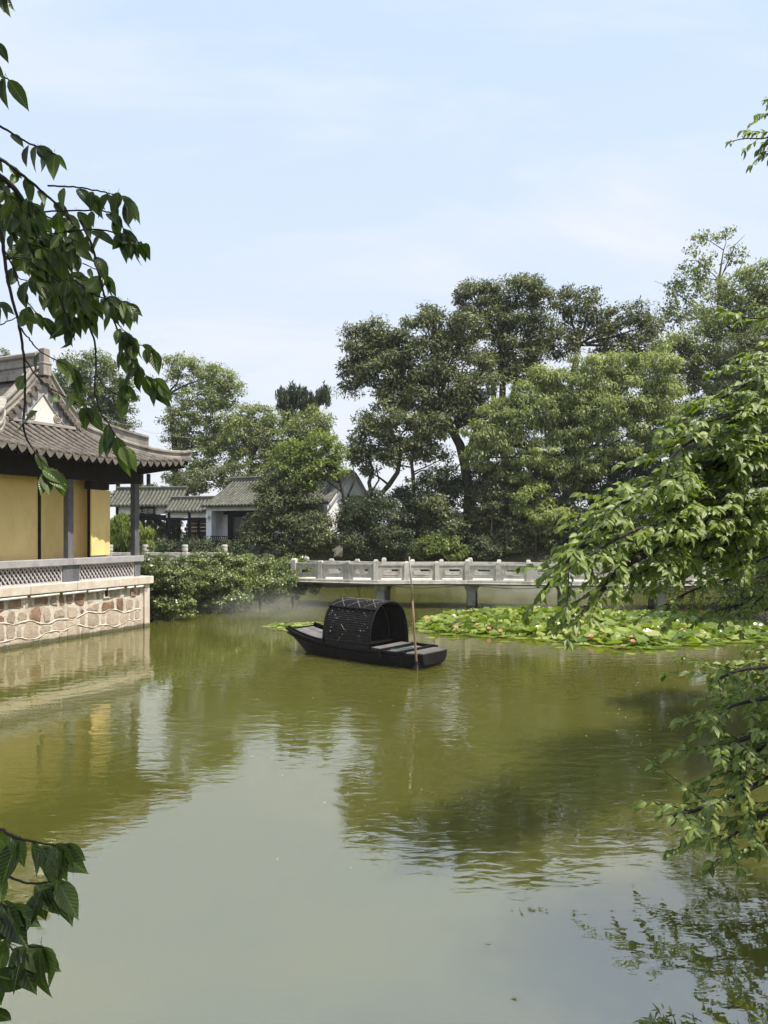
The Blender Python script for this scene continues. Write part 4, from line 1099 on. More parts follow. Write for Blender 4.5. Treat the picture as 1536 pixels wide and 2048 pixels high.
# ------------------------------------------------------------------ leaves and trees
def crown_mesh(name, blobs, seed, ll, lw, lai=3.2, sub=0.42, droop=0.3, style='broad', gap=0.0):
    """blobs: (x,y,z, rx,ry,rz). Leaves sit in small sprays spread through each blob, dense near its skin"""
    r = np.random.default_rng(seed)
    P, A, N, S = [], [], [], []
    larea = ll * lw * 0.55
    for (cx, cy, cz, rx, ry, rz) in blobs:
        n_leaf = int(1.45 * lai * math.pi * rx * rz / larea)
        rs = sub * (0.55 + 0.45 * min(1.0, min(rx, rz) / 1.2))
        n_sub = max(6, int(4.6 * (rx * rz) / (rs * rs)))
        d = r.normal(size=(n_sub, 3)); d /= np.linalg.norm(d, axis=1)[:, None]
        rad = r.uniform(0.35, 1.0, n_sub) ** 0.6 * r.uniform(0.82, 1.14, n_sub)
        sc = np.array([cx, cy, cz]) + d * rad[:, None] * np.array([rx, ry, rz])
        srad = rs * r.uniform(0.55, 1.25, n_sub)
        if gap > 0:
            keep = r.random(n_sub) > gap; sc, srad, d = sc[keep], srad[keep], d[keep]; n_sub = len(sc)
            if n_sub == 0: continue
        k = r.integers(0, n_sub, n_leaf)
        q = r.normal(size=(n_leaf, 3)); q /= np.linalg.norm(q, axis=1)[:, None]
        q *= (r.uniform(0, 1, n_leaf) ** 0.45)[:, None]
        if style == 'flame':
            off = q * srad[k][:, None] * np.array([0.45, 0.45, 1.3])
        elif style == 'weep':
            off = q * srad[k][:, None] * np.array([0.7, 0.7, 0.8]) - np.array([0, 0, 0.2]) * srad[k][:, None]
        else:
            off = q * srad[k][:, None] * np.array([1.15, 1.15, 0.62])
        pos = sc[k] + off
        nrm = q * 0.95 + d[k] * 0.4 + np.array([0, 0, 0.5]) + r.normal(size=(n_leaf, 3)) * 0.3
        ax = q * 0.8 + r.normal(size=(n_leaf, 3)) * 0.6 - np.array([0, 0, droop])
        if style == 'flame': ax = ax * 0.4 + np.array([0, 0, 1.1])
        if style == 'weep': ax = ax * 0.35 - np.array([0, 0, 1.2])
        P.append(pos); A.append(ax); N.append(nrm); S.append(r.uniform(0.5, 1.5, n_leaf))
    P, A, N, S = np.concatenate(P), np.concatenate(A), np.concatenate(N), np.concatenate(S)
    A /= np.linalg.norm(A, axis=1)[:, None] + 1e-9
    T = np.cross(A, N); T /= np.linalg.norm(T, axis=1)[:, None] + 1e-9
    N = np.cross(T, A)
    L = (S * ll)[:, None]; Wd = (S * lw)[:, None]
    v = np.empty((len(P), 4, 3))
    v[:, 0] = P; v[:, 1] = P + A * L * 0.45 + T * Wd * 0.5 + N * Wd * 0.14
    v[:, 2] = P + A * L - N * L * 0.12; v[:, 3] = P + A * L * 0.45 - T * Wd * 0.5 + N * Wd * 0.14
    idx = np.arange(len(P) * 4).reshape(-1, 4)
    return mesh_np(name, v.reshape(-1, 3), idx)

M_bark = stone('bark', (0.035, 0.028, 0.022), (0.075, 0.062, 0.05), 6, 0.9, 0.8, 14, stretch=(1, 1, 0.3), bdist=0.03)
M_bark2 = stone('pale_bark', (0.14, 0.115, 0.085), (0.24, 0.20, 0.15), 6, 0.9, 0.6, 14, stretch=(1, 1, 0.4), bdist=0.02)
LM = {
    'dark':   leafy('leaf_dark_evergreen', (0.046, 0.060, 0.027), (0.135, 0.152, 0.073), 0.25),
    'deep':   leafy('leaf_deep_shrub', (0.026, 0.037, 0.018), (0.074, 0.092, 0.046), 0.22),
    'mid':    leafy('leaf_mid_green', (0.056, 0.078, 0.030), (0.135, 0.162, 0.070), 0.30),
    'light':  leafy('leaf_light_green', (0.098, 0.122, 0.046), (0.205, 0.232, 0.104), 0.35),
    'feather': leafy('leaf_pale_feathery', (0.12, 0.150, 0.058), (0.25, 0.282, 0.118), 0.40),
    'olive':  leafy('leaf_olive', (0.050, 0.060, 0.026), (0.130, 0.142, 0.066), 0.25),
    'yellow': leafy('leaf_yellow_green', (0.082, 0.112, 0.028), (0.185, 0.220, 0.065), 0.38),
    'hedge':  leafy('leaf_hedge', (0.048, 0.070, 0.020), (0.175, 0.205, 0.078), 0.26, rough=0.36, spec=0.55),
    'juniper': leafy('leaf_juniper', (0.022, 0.033, 0.018), (0.050, 0.066, 0.034), 0.15),
    'willow': leafy('leaf_willow', (0.10, 0.135, 0.028), (0.20, 0.245, 0.06), 0.4),
}
def tree(name, label, cat, D, trunk, blobs, leaf, ll=0.17, lw=0.085, lai=3.0, seed=0, group=None, style='broad', droop=0.3, sub=0.45, stems=None,
         bark=None, limbs=True, gap=0.0, crown_name='crown', trunk_name='trunk', dy=0.9, twigs=0):
    """blobs in photo pixels at distance D: (px, py, rpx, rpy[, extra distance])"""
    k = D / FPX; rr = random.Random(seed)
    bl = []
    for b in blobs:
        dd = b[4] if len(b) > 4 else 0.0
        c = W(b[0], b[1], D + dd); kk = (D + dd) / FPX
        bl.append((c.x, c.y, c.z, b[2] * kk, (b[2] + b[3]) / 2 * kk * dy, b[3] * kk))
    tp = [W(px, py, D) for px, py, r_ in trunk]
    base = tp[0].copy(); base.z = gz(base.x, base.y) - 0.1
    t = thing(name, base, label, cat, group)
    m = MB()
    first = tp[0]
    if first.z - base.z > 0.15: tp = [base] + tp; rad = [trunk[0][2] * 1.25] + [r_ for _, _, r_ in trunk]
    else: rad = [r_ for _, _, r_ in trunk]
    m.tube(tp, rad, 8)
    for s_ in (stems or []):
        m.tube([W(px, py, D) for px, py, r_ in s_], [r_ for _, _, r_ in s_], 7)
    if limbs:
        for (cx, cy, cz, rx, ry, rz) in bl:
            c = Vector((cx, cy, cz))
            cand = [p for p in tp[1:] if p.z < cz + 0.2] or [tp[-1]]
            p0 = min(cand, key=lambda p: (p - c).length)
            mid = (p0 + c) / 2 + Vector((rr.uniform(-.25, .25), rr.uniform(-.2, .2), rr.uniform(-.1, .3)))
            r0 = min(rad[-1], 0.07 + 0.015 * rx)
            m.tube([p0, mid, c], [r0, r0 * 0.65, r0 * 0.3], 6, False)
            for q in range(5 + twigs):
                e = c + Vector((rr.uniform(-1, 1) * rx, rr.uniform(-1, 1) * ry, rr.uniform(-.6, 1) * rz)) * 0.85
                s0 = mid + (c - mid) * rr.uniform(0.2, 1.0)
                m.tube([s0, (s0 + e) / 2 + Vector((0, 0, rr.uniform(0, .2) * rz)), e], [r0 * 0.35, r0 * 0.22, r0 * 0.08], 4, False)
    obj(trunk_name, m, bark or M_bark, t, True)
    cm = crown_mesh(crown_name, bl, seed + 77, ll, lw, lai, sub, droop, style, gap)
    co = bpy.data.objects.new(crown_name, cm); COL.objects.link(co); cm.materials.append(LM[leaf]); co.parent = t; co.location = -base
    return t

# behind, on the left
GT = 'trees behind the garden buildings'
tree('broadleaf_tree', 'rounded green tree rising behind the yellow pavilion gable', 'tree', 50, [(200, 1000, .3), (205, 900, .25), (190, 820, .16)],
     [(180, 745, 62, 40), (135, 762, 45, 45), (232, 790, 42, 45), (175, 810, 60, 50), (225, 850, 45, 40)], 'mid', seed=1, group=GT)
tree('broadleaf_tree', 'tall pale green tree with bare leaning trunk behind the pavilion eave', 'tree', 54, [(352, 1000, .26), (350, 900, .22), (344, 830, .17), (332, 790, .09)],
     [(362, 735, 44, 26), (425, 752, 50, 30), (460, 780, 32, 26), (400, 790, 62, 36), (365, 850, 42, 45), (430, 835, 60, 42), (395, 905, 55, 45), (460, 890, 50, 40), (375, 960, 48, 30)], 'light', seed=2, group=GT, lai=2.6, sub=0.5)
tree('broadleaf_tree', 'spreading light green tree over the white house roof', 'tree', 52, [(505, 1000, .26), (500, 920, .2), (520, 880, .14)],
     [(512, 838, 46, 34), (480, 870, 45, 38), (552, 870, 45, 40), (600, 855, 42, 36), (640, 838, 30, 30), (500, 920, 60, 42), (570, 918, 52, 40), (630, 885, 40, 36)], 'light', seed=3, group=GT, lai=2.6)
tree('juniper_tree', 'dark upright juniper top with jagged tufts above the lighter trees', 'tree', 56, [(590, 1000, .2), (590, 860, .14), (585, 815, .08)],
     [(572, 805, 20, 26), (562, 796, 9, 18), (600, 800, 18, 22), (628, 806, 20, 20), (648, 800, 14, 18), (580, 840, 24, 26), (620, 830, 26, 20), (585, 786, 6, 12), (612, 790, 6, 12), (640, 790, 6, 10)], 'juniper', ll=0.30, lw=0.09, lai=4.5, seed=4, group=GT, style='flame', sub=0.5)
tree('broadleaf_tree', 'dark low tree in shade behind the gallery roof', 'tree', 50, [(470, 1010, .2), (465, 970, .14)],
     [(395, 962, 48, 24), (450, 950, 50, 28), (500, 968, 40, 20)], 'dark', seed=5, group=GT, lai=2.4)
tree('topiary_bush', 'clipped rounded bush top above the plaque pavilion roof', 'bush', 53, [(300, 1010, .15), (300, 995, .1)], [(300, 980, 30, 12), (332, 984, 24, 10), (268, 984, 18, 8), (236, 990, 18, 12)], 'olive', ll=.14, lw=.08, seed=6, lai=4, sub=.3)
tree('broadleaf_tree', 'small tree top beyond the pavilion main ridge', 'tree', 60, [(10, 1000, .2), (10, 760, .1)], [(10, 708, 14, 11)], 'mid', seed=7, group=GT)

# beside the white house
tree('bright_tree', 'bright yellow green small tree with bent dark trunk before the house gable', 'tree', 38.9, [(690, 1075, .11), (690, 1010, .10), (682, 965, .085), (668, 935, .06)],
     [(600, 905, 44, 22), (645, 885, 36, 24), (566, 925, 34, 20), (640, 925, 52, 26), (600, 945, 52, 26), (672, 905, 28, 24), (610, 965, 36, 20), (580, 895, 30, 22), (665, 940, 34, 20)], 'yellow', ll=.15, lw=.09, seed=11, lai=2.4,
     stems=[[(690, 1005, .06), (710, 960, .05), (706, 930, .03)], [(686, 985, .05), (650, 960, .035), (615, 955, .02)]])
tree('olive_shrub', 'large olive shrub covering the middle of the white house', 'shrub', 38.8, [(590, 1110, .1), (585, 1060, .07)],
     [(545, 970, 40, 34), (590, 965, 40, 30), (560, 1020, 58, 48), (610, 1050, 55, 45), (520, 1070, 38, 40), (575, 1090, 60, 32), (640, 1075, 40, 42), (600, 1005, 42, 30)], 'dark', ll=.13, lw=.06, seed=12, lai=4.2, sub=.4, crown_name='foliage', trunk_name='stem')
tree('dark_shrub', 'dark dense shrub against the white gable, left of the slope', 'shrub', 38.7, [(720, 1112, .1), (725, 1060, .07)],
     [(705, 1020, 34, 34), (745, 1010, 44, 34), (720, 1065, 50, 48), (770, 1050, 46, 50), (745, 1095, 55, 24), (795, 1085, 40, 32)], 'deep', ll=.13, lw=.065, seed=13, lai=4.2, crown_name='foliage', trunk_name='stem')
tree('willow_tree', 'weeping bright green small tree beside the corner column', 'tree', 33.5, [(238, 1128, .09), (236, 1090, .085), (243, 1050, .06)],
     [(240, 1040, 26, 18), (262, 1052, 30, 24), (225, 1060, 22, 26), (285, 1072, 24, 26), (255, 1078, 30, 24), (232, 1085, 20, 20), (300, 1088, 10, 14)], 'willow', ll=.17, lw=.035, seed=14, lai=3.6, style='weep', sub=.32)
GS = 'shrubs along the far bank'
for k, (lab, D, bl, lf) in enumerate((
    ('dark fern like shrub below the gallery railing', 43.5, [(330, 1092, 40, 14), (395, 1090, 40, 16), (360, 1104, 60, 14)], 'deep'),
    ('dark low shrub below the white house window', 42.8, [(450, 1100, 40, 18), (495, 1104, 36, 20), (430, 1110, 40, 14)], 'deep'),
    ('green bush inside the open gallery shade', 48, [(312, 1050, 20, 22), (335, 1065, 24, 20), (350, 1045, 16, 20)], 'mid'))):
    p = bl[0]; tree('low_shrub', lab, 'shrub', D, [(p[0], p[1] + 12, .05), (p[0], p[1], .03)], bl, lf, ll=.15, lw=.06, seed=30 + k, group=GS, lai=4, sub=.3, crown_name='foliage', trunk_name='stem')

# the big trees on the slope
GB_ = 'big trees on the wooded slope'
tree('evergreen_tree', 'big dark evergreen with forked trunk, left of the two tallest crowns', 'tree', 42, [(938, 985, .30), (930, 930, .28), (920, 890, .26), (898, 850, .22), (880, 812, .18)],
     [(722, 690, 40, 46), (700, 755, 26, 38), (752, 665, 34, 30), (790, 700, 50, 46), (852, 668, 52, 46), (905, 700, 52, 46), (850, 735, 66, 42), (770, 752, 48, 30), (905, 775, 62, 40), (930, 660, 38, 50), (860, 630, 22, 20), (840, 790, 62, 40), (955, 745, 46, 48), (900, 826, 56, 34), (795, 790, 54, 30), (850, 835, 50, 30), (945, 815, 40, 36), (740, 725, 50, 40)],
     'dark', ll=.20, lw=.075, seed=41, group=GB_, lai=3.4, sub=.55, stems=[[(930, 925, .2), (948, 870, .16), (975, 830, .10)], [(912, 870, .16), (925, 800, .12), (915, 740, .07)], [(890, 830, .12), (840, 790, .1), (800, 760, .05)]])
tree('evergreen_tree', 'tallest dark evergreen crown with three bare stems below', 'tree', 44.5, [(1010, 930, .26), (1004, 830, .22), (1006, 745, .18), (1000, 690, .12)],
     [(945, 600, 34, 36), (985, 592, 34, 34), (1040, 580, 38, 36), (1082, 598, 30, 36), (968, 645, 46, 40), (1030, 640, 56, 42), (1085, 655, 36, 42), (1010, 695, 62, 32), (1075, 705, 34, 28), (1062, 560, 18, 14), (935, 575, 14, 14), (1050, 745, 40, 26), (1000, 735, 40, 30)],
     'dark', ll=.20, lw=.075, seed=42, group=GB_, lai=3.4, sub=.55, stems=[[(990, 880, .16), (988, 800, .15), (984, 740, .12)], [(1022, 850, .14), (1024, 790, .12), (1036, 730, .08)]])
tree('crooked_tree', 'dark tree with two crooked trunks beside the white gable', 'tree', 41, [(752, 1000, .14), (778, 970, .14), (795, 945, .13), (802, 905, .1)],
     [(762, 832, 50, 36), (745, 872, 48, 34), (810, 858, 60, 40), (718, 905, 36, 28), (845, 895, 44, 28), (778, 905, 48, 22), (860, 850, 46, 36), (730, 940, 20, 14)], 'dark', ll=.18, lw=.08, seed=43, group=GB_, lai=3.0,
     stems=[[(745, 1000, .12), (738, 965, .11), (746, 940, .09), (735, 910, .05)], [(742, 985, .05), (758, 960, .05), (752, 935, .04)]])
tree('slender_tree', 'thin grey trunk with open branches against the sky gap', 'tree', 46, [(829, 1000, .12), (826, 950, .12), (822, 920, .09), (835, 880, .06)],
     [(800, 925, 40, 14), (862, 905, 44, 20), (880, 940, 36, 20), (846, 965, 36, 16)], 'mid', ll=.15, lw=.08, seed=44, group=GB_, lai=1.6, bark=M_bark2, gap=.3, stems=[[(824, 935, .05), (790, 928, .04), (770, 915, .02)], [(825, 945, .05), (860, 930, .035), (890, 915, .02)]])
tree('broadleaf_tree', 'dark tree with flat leafy top right of the tallest crown', 'tree', 45.5, [(1140, 900, .2), (1142, 760, .16), (1158, 690, .1)],
     [(1140, 606, 36, 34), (1178, 592, 26, 18), (1165, 650, 46, 40), (1222, 640, 34, 28), (1265, 628, 40, 26), (1300, 650, 34, 30), (1235, 684, 60, 32), (1128, 690, 36, 34), (1290, 695, 40, 30)], 'olive', ll=.18, lw=.085, seed=45, group=GB_, lai=2.5, sub=.5,
     stems=[[(1142, 760, .1), (1185, 720, .08), (1230, 690, .05)]])
tree('feathery_tree', 'pale feathery green tree in the middle of the slope', 'tree', 40.5, [(1140, 1040, .18), (1136, 930, .16), (1132, 860, .11)],
     [(1190, 745, 62, 42), (1140, 785, 60, 46), (1245, 735, 36, 34), (1075, 822, 58, 44), (1010, 850, 46, 40), (1130, 850, 66, 44), (1210, 815, 66, 50), (1270, 790, 46, 50), (1030, 890, 60, 38), (1110, 905, 70, 38), (1195, 890, 66, 42), (1255, 870, 50, 46), (985, 880, 34, 30), (1100, 760, 40, 40), (1310, 740, 46, 50), (1320, 800, 40, 46), (960, 915, 34, 24), (1000, 825, 44, 30), (965, 872, 40, 34), (1050, 790, 40, 30), (1060, 940, 60, 34), (1150, 940, 60, 34)],
     'feather', ll=.20, lw=.06, seed=46, group=GB_, lai=3.8, droop=.9, sub=.5, twigs=2)
tree('airy_tree', 'tall airy tree with thin bare twigs at its open top', 'tree', 46.5, [(1440, 820, .2), (1436, 640, .13), (1438, 560, .08), (1447, 500, .03)],
     [(1352, 578, 26, 26), (1392, 520, 34, 32), (1410, 478, 26, 18), (1450, 468, 22, 16), (1378, 560, 34, 30), (1360, 615, 44, 24), (1420, 570, 36, 32), (1470, 510, 22, 22), (1340, 640, 34, 24), (1400, 640, 44, 30)], 'light', ll=.17, lw=.11, seed=47, group=GB_, lai=1.0, gap=.35, sub=.4, twigs=10,
     stems=[[(1438, 575, .05), (1475, 545, .03), (1500, 500, .012)], [(1440, 560, .04), (1470, 490, .025), (1490, 470, .01)], [(1400, 620, .04), (1330, 570, .015), (1308, 562, .008)]])
tree('broadleaf_tree', 'light green rounded tree on the upper right edge', 'tree', 43.5, [(1480, 960, .22), (1478, 760, .16), (1480, 680, .1)],
     [(1480, 585, 52, 42), (1530, 560, 46, 42), (1440, 640, 50, 44), (1505, 650, 60, 48), (1395, 690, 52, 44), (1345, 700, 46, 44), (1360, 760, 52, 44), (1420, 760, 46, 40), (1330, 815, 50, 46), (1580, 610, 60, 60)], 'light', ll=.18, lw=.08, seed=48, group=GB_, lai=2.6, sub=.5)
tree('dark_conifer', 'dark soft needled tree under the light tree at right', 'tree', 41, [(1490, 980, .2), (1488, 820, .14)],
     [(1470, 705, 42, 40), (1525, 700, 44, 50), (1490, 760, 56, 42), (1440, 805, 44, 40), (1530, 800, 50, 60), (1580, 760, 50, 70)], 'dark', ll=.24, lw=.05, seed=49, group=GB_, lai=3.8, sub=.5, droop=.6)
# lower trees and shrubs that clothe the slope
slope = [
    ('dark leafy shrub on the slope below the crooked trunks', 41.8, [(805, 1000, 45, 28), (850, 1010, 40, 34), (820, 1040, 44, 36)], 'deep'),
    ('rounded shrub with lighter top in the middle of the slope', 40.6, [(878, 1020, 36, 30), (895, 1055, 44, 40), (860, 1070, 34, 26)], 'dark'),
    ('dark shrub under the forked evergreen trunk', 42.2, [(880, 965, 46, 26), (925, 985, 46, 34), (960, 965, 38, 30)], 'deep'),
    ('yellowish clipped shrub just above the bridge parapet', 39.6, [(878, 1088, 48, 20), (850, 1100, 26, 16), (910, 1102, 36, 16)], 'yellow'),
    ('dark shrub at the foot of the slope behind the bamboo pole', 40.0, [(790, 1105, 36, 16), (965, 1095, 44, 28), (935, 1108, 30, 14)], 'deep'),
    ('mid green shrub with slim pale trunk on the slope', 40.8, [(975, 1010, 40, 44), (1000, 985, 34, 34), (965, 1045, 30, 26)], 'olive'),
    ('dark spreading shrub right of the slim pale trunk', 40.4, [(1040, 1050, 50, 46), (1010, 1090, 50, 26), (1085, 1090, 46, 28)], 'dark'),
    ('dark tree mass under the feathery tree', 42.3, [(1060, 965, 64, 44), (1125, 975, 56, 52), (1010, 940, 40, 30)], 'dark'),
    ('pale sprig shrub hanging below the feathery tree', 39.6, [(1065, 1000, 40, 34), (1100, 1030, 36, 36)], 'feather'),
    ('dark shrub behind the drooping branch tip', 40.6, [(1140, 1050, 56, 54), (1175, 1095, 50, 26), (1120, 1100, 40, 20)], 'deep'),
    ('dark tall shrub in the hollow right of the feathery tree', 42.6, [(1200, 960, 60, 56), (1265, 945, 54, 60), (1235, 1020, 60, 50)], 'deep'),
    ('shaded shrub behind the foreground branch', 40.5, [(1240, 1075, 60, 44), (1300, 1050, 54, 60)], 'deep'),
    ('dark tree behind the upper foreground twigs', 42.5, [(1320, 900, 60, 66), (1370, 860, 50, 60), (1330, 985, 66, 56)], 'dark'),
    ('deep green tree near the right edge above the branch', 41.5, [(1420, 885, 60, 60), (1480, 880, 60, 70), (1400, 970, 60, 60), (1540, 900, 50, 80)], 'dark'),
    ('dark undergrowth at the right end of the bridge', 37.5, [(1400, 1070, 70, 60), (1480, 1040, 70, 80), (1550, 1060, 60, 90), (1340, 1100, 50, 30)], 'deep'),
]
for k, (lab, D, bl, lf) in enumerate(slope):
    p = bl[-1]; tree('slope_shrub', lab, 'shrub', D, [(bl[0][0] + 6, p[1] + 20, .06), (bl[0][0], bl[0][1], .04)], bl, lf, ll=.15, lw=.07, seed=60 + k, group='shrubs on the wooded slope', lai=4.0, sub=.42, crown_name='foliage', trunk_name='stem')
tree('bush_with_shade_crown', 'dark bush at the right edge beyond the end of the lilies, with an added unseen crown shading them', 'tree', 25, [(1680, 1200, .2), (1700, 1100, .18), (1760, 900, .14)],
     [(1505, 1195, 50, 34), (1570, 1165, 60, 55), (1465, 1212, 36, 18), (1790, 700, 170, 110, -3.5), (1690, 820, 90, 80, -3), (1900, 760, 150, 110, -3.5)], 'deep', ll=.16, lw=.08, seed=130, lai=3.0, sub=.5)  # the large leaf masses out of frame are added to shade the lilies
# slim pale trunk on the slope
m = MB(); m.tube([W(982, 1072, 40.2), W(984, 1045, 40.2), W(980, 1015, 40.2)], [.05, .045, .04], 7)
o = obj('slim_trunk', m, M_bark2); tag(o, 'slim pale bare trunk standing among the dark slope shrubs', 'tree')
# hedge spilling over the bank
hedge = [
    ('leafy hedge mound spilling to the water next to the terrace corner', 24.6, [(300, 1140, 36, 34), (335, 1165, 46, 44), (325, 1205, 46, 38), (355, 1215, 30, 22), (290, 1195, 24, 40), (365, 1160, 24, 36)]),
    ('second hedge mound from the terrace, in the middle of the bank', 26.8, [(420, 1135, 46, 30), (440, 1165, 52, 36), (400, 1190, 34, 34), (450, 1200, 46, 24), (470, 1145, 30, 32)]),
    ('third hedge mound from the terrace, behind the drifting mist', 28.6, [(520, 1145, 46, 30), (510, 1178, 50, 28), (550, 1170, 44, 32), (490, 1195, 26, 20)]),
    ('last hedge mound trailing toward the bridge end', 30.4, [(585, 1142, 38, 26), (600, 1168, 40, 26), (622, 1160, 20, 22), (575, 1185, 34, 16)])]
for k, (lab, D, bl) in enumerate(hedge):
    bl = [(a, b - 6, c * 1.06, d * 1.12, (0.35 if b < 1150 else -0.15)) for a, b, c, d in bl]
    tree('hedge_shrub', lab, 'hedge', D, [(bl[0][0], bl[0][1] + 25, .05), (bl[0][0], bl[0][1], .03)], bl, 'hedge', ll=.078, lw=.042, seed=90 + k, group='hedge along the left bank', lai=5.0, sub=.24, crown_name='foliage', trunk_name='stem', droop=.5)

# ------------------------------------------------------------------ water lilies
def lily_material():
    m, n, l, b = nodes_of('lily_pad')
    g = n.new('ShaderNodeNewGeometry'); oi = n.new('ShaderNodeObjectInfo')
    a = n.new('ShaderNodeMath'); a.operation = 'ADD'; l.new(g.outputs['Random Per Island'], a.inputs[0]); l.new(oi.outputs['Random'], a.inputs[1])
    fr = n.new('ShaderNodeMath'); fr.operation = 'FRACT'; l.new(a.outputs[0], fr.inputs[0])
    c = ramp(n, l, fr.outputs[0], [(0.0, (0.16, 0.13, 0.04)), (0.012, (0.15, 0.14, 0.04)), (0.02, (0.08, 0.13, 0.02)), (0.4, (0.17, 0.235, 0.035)), (0.8, (0.29, 0.34, 0.085)), (1.0, (0.40, 0.42, 0.17))]).outputs[0]
    t = pos_noise(n, l, 14, 4, 0.6)
    c = mixc(n, l, 1.0, c, ramp(n, l, t.outputs['Fac'], [(0.3, (0.75, 0.78, 0.7)), (0.7, (1.2, 1.15, 1.1))]).outputs[0], 'MULTIPLY')
    l.new(c, b.inputs['Base Color']); b.inputs['Roughness'].default_value = 0.27; b.inputs['Specular IOR Level'].default_value = 0.5
    tr = n.new('ShaderNodeBsdfTranslucent'); l.new(mixc(n, l, 1.0, c, (1.3, 1.5, 0.4), 'MULTIPLY'), tr.inputs[0])
    mx = n.new('ShaderNodeMixShader'); mx.inputs[0].default_value = 0.28; l.new(b.outputs[0], mx.inputs[1]); l.new(tr.outputs[0], mx.inputs[2]); l.new(mx.outputs[0], n['Material Output'].inputs[0])
    return m
M_pad = lily_material()
M_petal = leafy('lily_petal', (0.62, 0.27, 0.31), (0.84, 0.54, 0.57), 0.3, (1.1, 0.8, 0.8), 0.5, 0.3)
M_pistil = plain('lily_centre', (0.65, 0.45, 0.08), 0.6)
def pad_geo(cup, wob, seed):
    r = random.Random(seed); n = 12; vs = [(0, 0, 0)]
    for rad, zz in ((0.55, cup * 0.3), (1.0, cup)):
        for k in range(n + 1):
            a = 0.16 + (2 * math.pi - 0.32) * k / n
            rr = rad * (1 + 0.04 * math.sin(3 * a + seed)); vs.append((math.cos(a) * rr, math.sin(a) * rr, zz + wob * math.sin(2.0 * a + seed) * rad + wob * .5 * math.sin(5 * a) * rad))
    fs = [(0, 1 + k, 2 + k) for k in range(n)] + [(1 + k, 1 + n + 1 + k, 2 + n + 1 + k, 2 + k) for k in range(n)]
    return vs, fs
pad_vars = [pad_geo(0.02, 0.02, 1), pad_geo(0.14, 0.10, 2), pad_geo(0.22, 0.14, 3), pad_geo(-0.12, 0.12, 4), pad_geo(0.30, 0.20, 5)]
pad_me = []
for vs, fs in pad_vars:
    q = MB(); q.add(vs, fs); me = q.mesh('pad', smooth=True); me.materials.append(M_pad); pad_me.append(me)
def in_poly(x, y, P):
    c = False; n = len(P)
    for i in range(n):
        (ax, ay), (bx, by) = P[i], P[(i + 1) % n]
        if (ay > y) != (by > y) and x < (bx - ax) * (y - ay) / (by - ay) + ax: c = not c
    return c
def edge_dist(x, y, P):
    d = 1e9; n = len(P)
    for i in range(n):
        ax, ay = P[i]; bx, by = P[(i + 1) % n]; t = max(0, min(1, ((x - ax) * (bx - ax) + (y - ay) * (by - ay)) / ((bx - ax) ** 2 + (by - ay) ** 2)))
        d = min(d, math.hypot(x - ax - t * (bx - ax), y - ay - t * (by - ay)))
    return d
def on_water(px, py): D = EYE * FPX / (py - HY); return ((px - CX) / FPX * D, D)
def lily_patch(name, label, outline, spacing, seed, n_parts, flowers, flat=False):
    P = [on_water(a, b) for a, b in outline]
    xs, ys = [p[0] for p in P], [p[1] for p in P]
    t = thing(name, (sum(xs) / len(xs), sum(ys) / len(ys), 0), label, 'water lilies')
    r = random.Random(seed); pads = []
    y = min(ys)
    while y < max(ys):
        x = min(xs)
        while x < max(xs):
            jx, jy = x + r.uniform(-.5, .5) * spacing, y + r.uniform(-.5, .5) * spacing
            if in_poly(jx, jy, P):
                e = edge_dist(jx, jy, P)
                if e > 0.05 and not (flat and r.random() < 0.2): pads.append((jx, jy, e))
            x += spacing
        y += spacing
    pads.sort(key=lambda p: p[1])
    rest = MB()
    for k, (x, y, e) in enumerate(pads):
        inner = min(1.0, max(0.0, (e - 0.35) / 0.5)) * (0 if flat else 1)
        sc = r.uniform(0.10, 0.215)
        if inner > 0 and r.random() < 0.9:
            vi = r.choice((1, 2, 3, 4)); z = 0.03 + inner * r.uniform(0.02, 0.17)
            rot = Matrix.Rotation(r.uniform(0, 6.28), 4, 'Z') @ Matrix.Rotation(R(r.gauss(0, 19) * (.4 + .6 * inner)), 4, 'X') @ Matrix.Rotation(R(r.gauss(0, 19) * (.4 + .6 * inner)), 4, 'Y') @ Matrix.Rotation(r.uniform(0, 6.28), 4, 'Z')
        else:
            vi = 0 if r.random() < .75 else 1; z = 0.008 + 0.016 * r.random(); rot = Matrix.Rotation(r.uniform(0, 6.28), 4, 'Z') @ Matrix.Rotation(R(r.gauss(0, 1.2)), 4, 'X')
        mt = Matrix.Translation((x, y, z)) @ rot @ Matrix.Scale(sc, 4)
        if k < n_parts: piece('pad', pad_me[vi], t, mt)
        else: rest.add([mt @ Vector(v) for v in pad_vars[vi][0]], pad_vars[vi][1])
    if rest.v: obj('far_pads', rest, M_pad, t, True, kind='stuff')
    for k, (px, py) in enumerate(flowers):
        x, y = on_water(px, py + 5); z = 0.13
        q = MB()
        for ring, (np_, tilt, ln) in enumerate(((8, 28, .085), (7, 52, .078), (5, 72, .066))):
            for i in range(np_):
                a = 6.283 * i / np_ + ring * .4; dx, dy = math.cos(a), math.sin(a); ct, sn = math.cos(R(tilt)), math.sin(R(tilt))
                b0 = Vector((x, y, z)); ax = Vector((dx * ct, dy * ct, sn)); sd = Vector((-dy, dx, 0))
                q.add([b0, b0 + ax * ln * .5 + sd * .022, b0 + ax * ln * .9 + sd * .010 + Vector((0, 0, .01)), b0 + ax * ln + Vector((0, 0, .012)), b0 + ax * ln * .9 - sd * .010 + Vector((0, 0, .01)), b0 + ax * ln * .5 - sd * .022], [(0, 1, 2, 3, 4, 5)])
        fo = obj('flower', q, M_petal, t)
        q = MB(); q.tube([(x, y, z + .01), (x, y, z + .045)], [.02, .026], 7); obj('flower_centre', q, M_pistil, fo)
        q = MB(); q.tube([(x, y, z + .01), (x + .02, y, -.05)], [.008, .008], 5); obj('stalk', q, LM['mid'], fo)
    return t
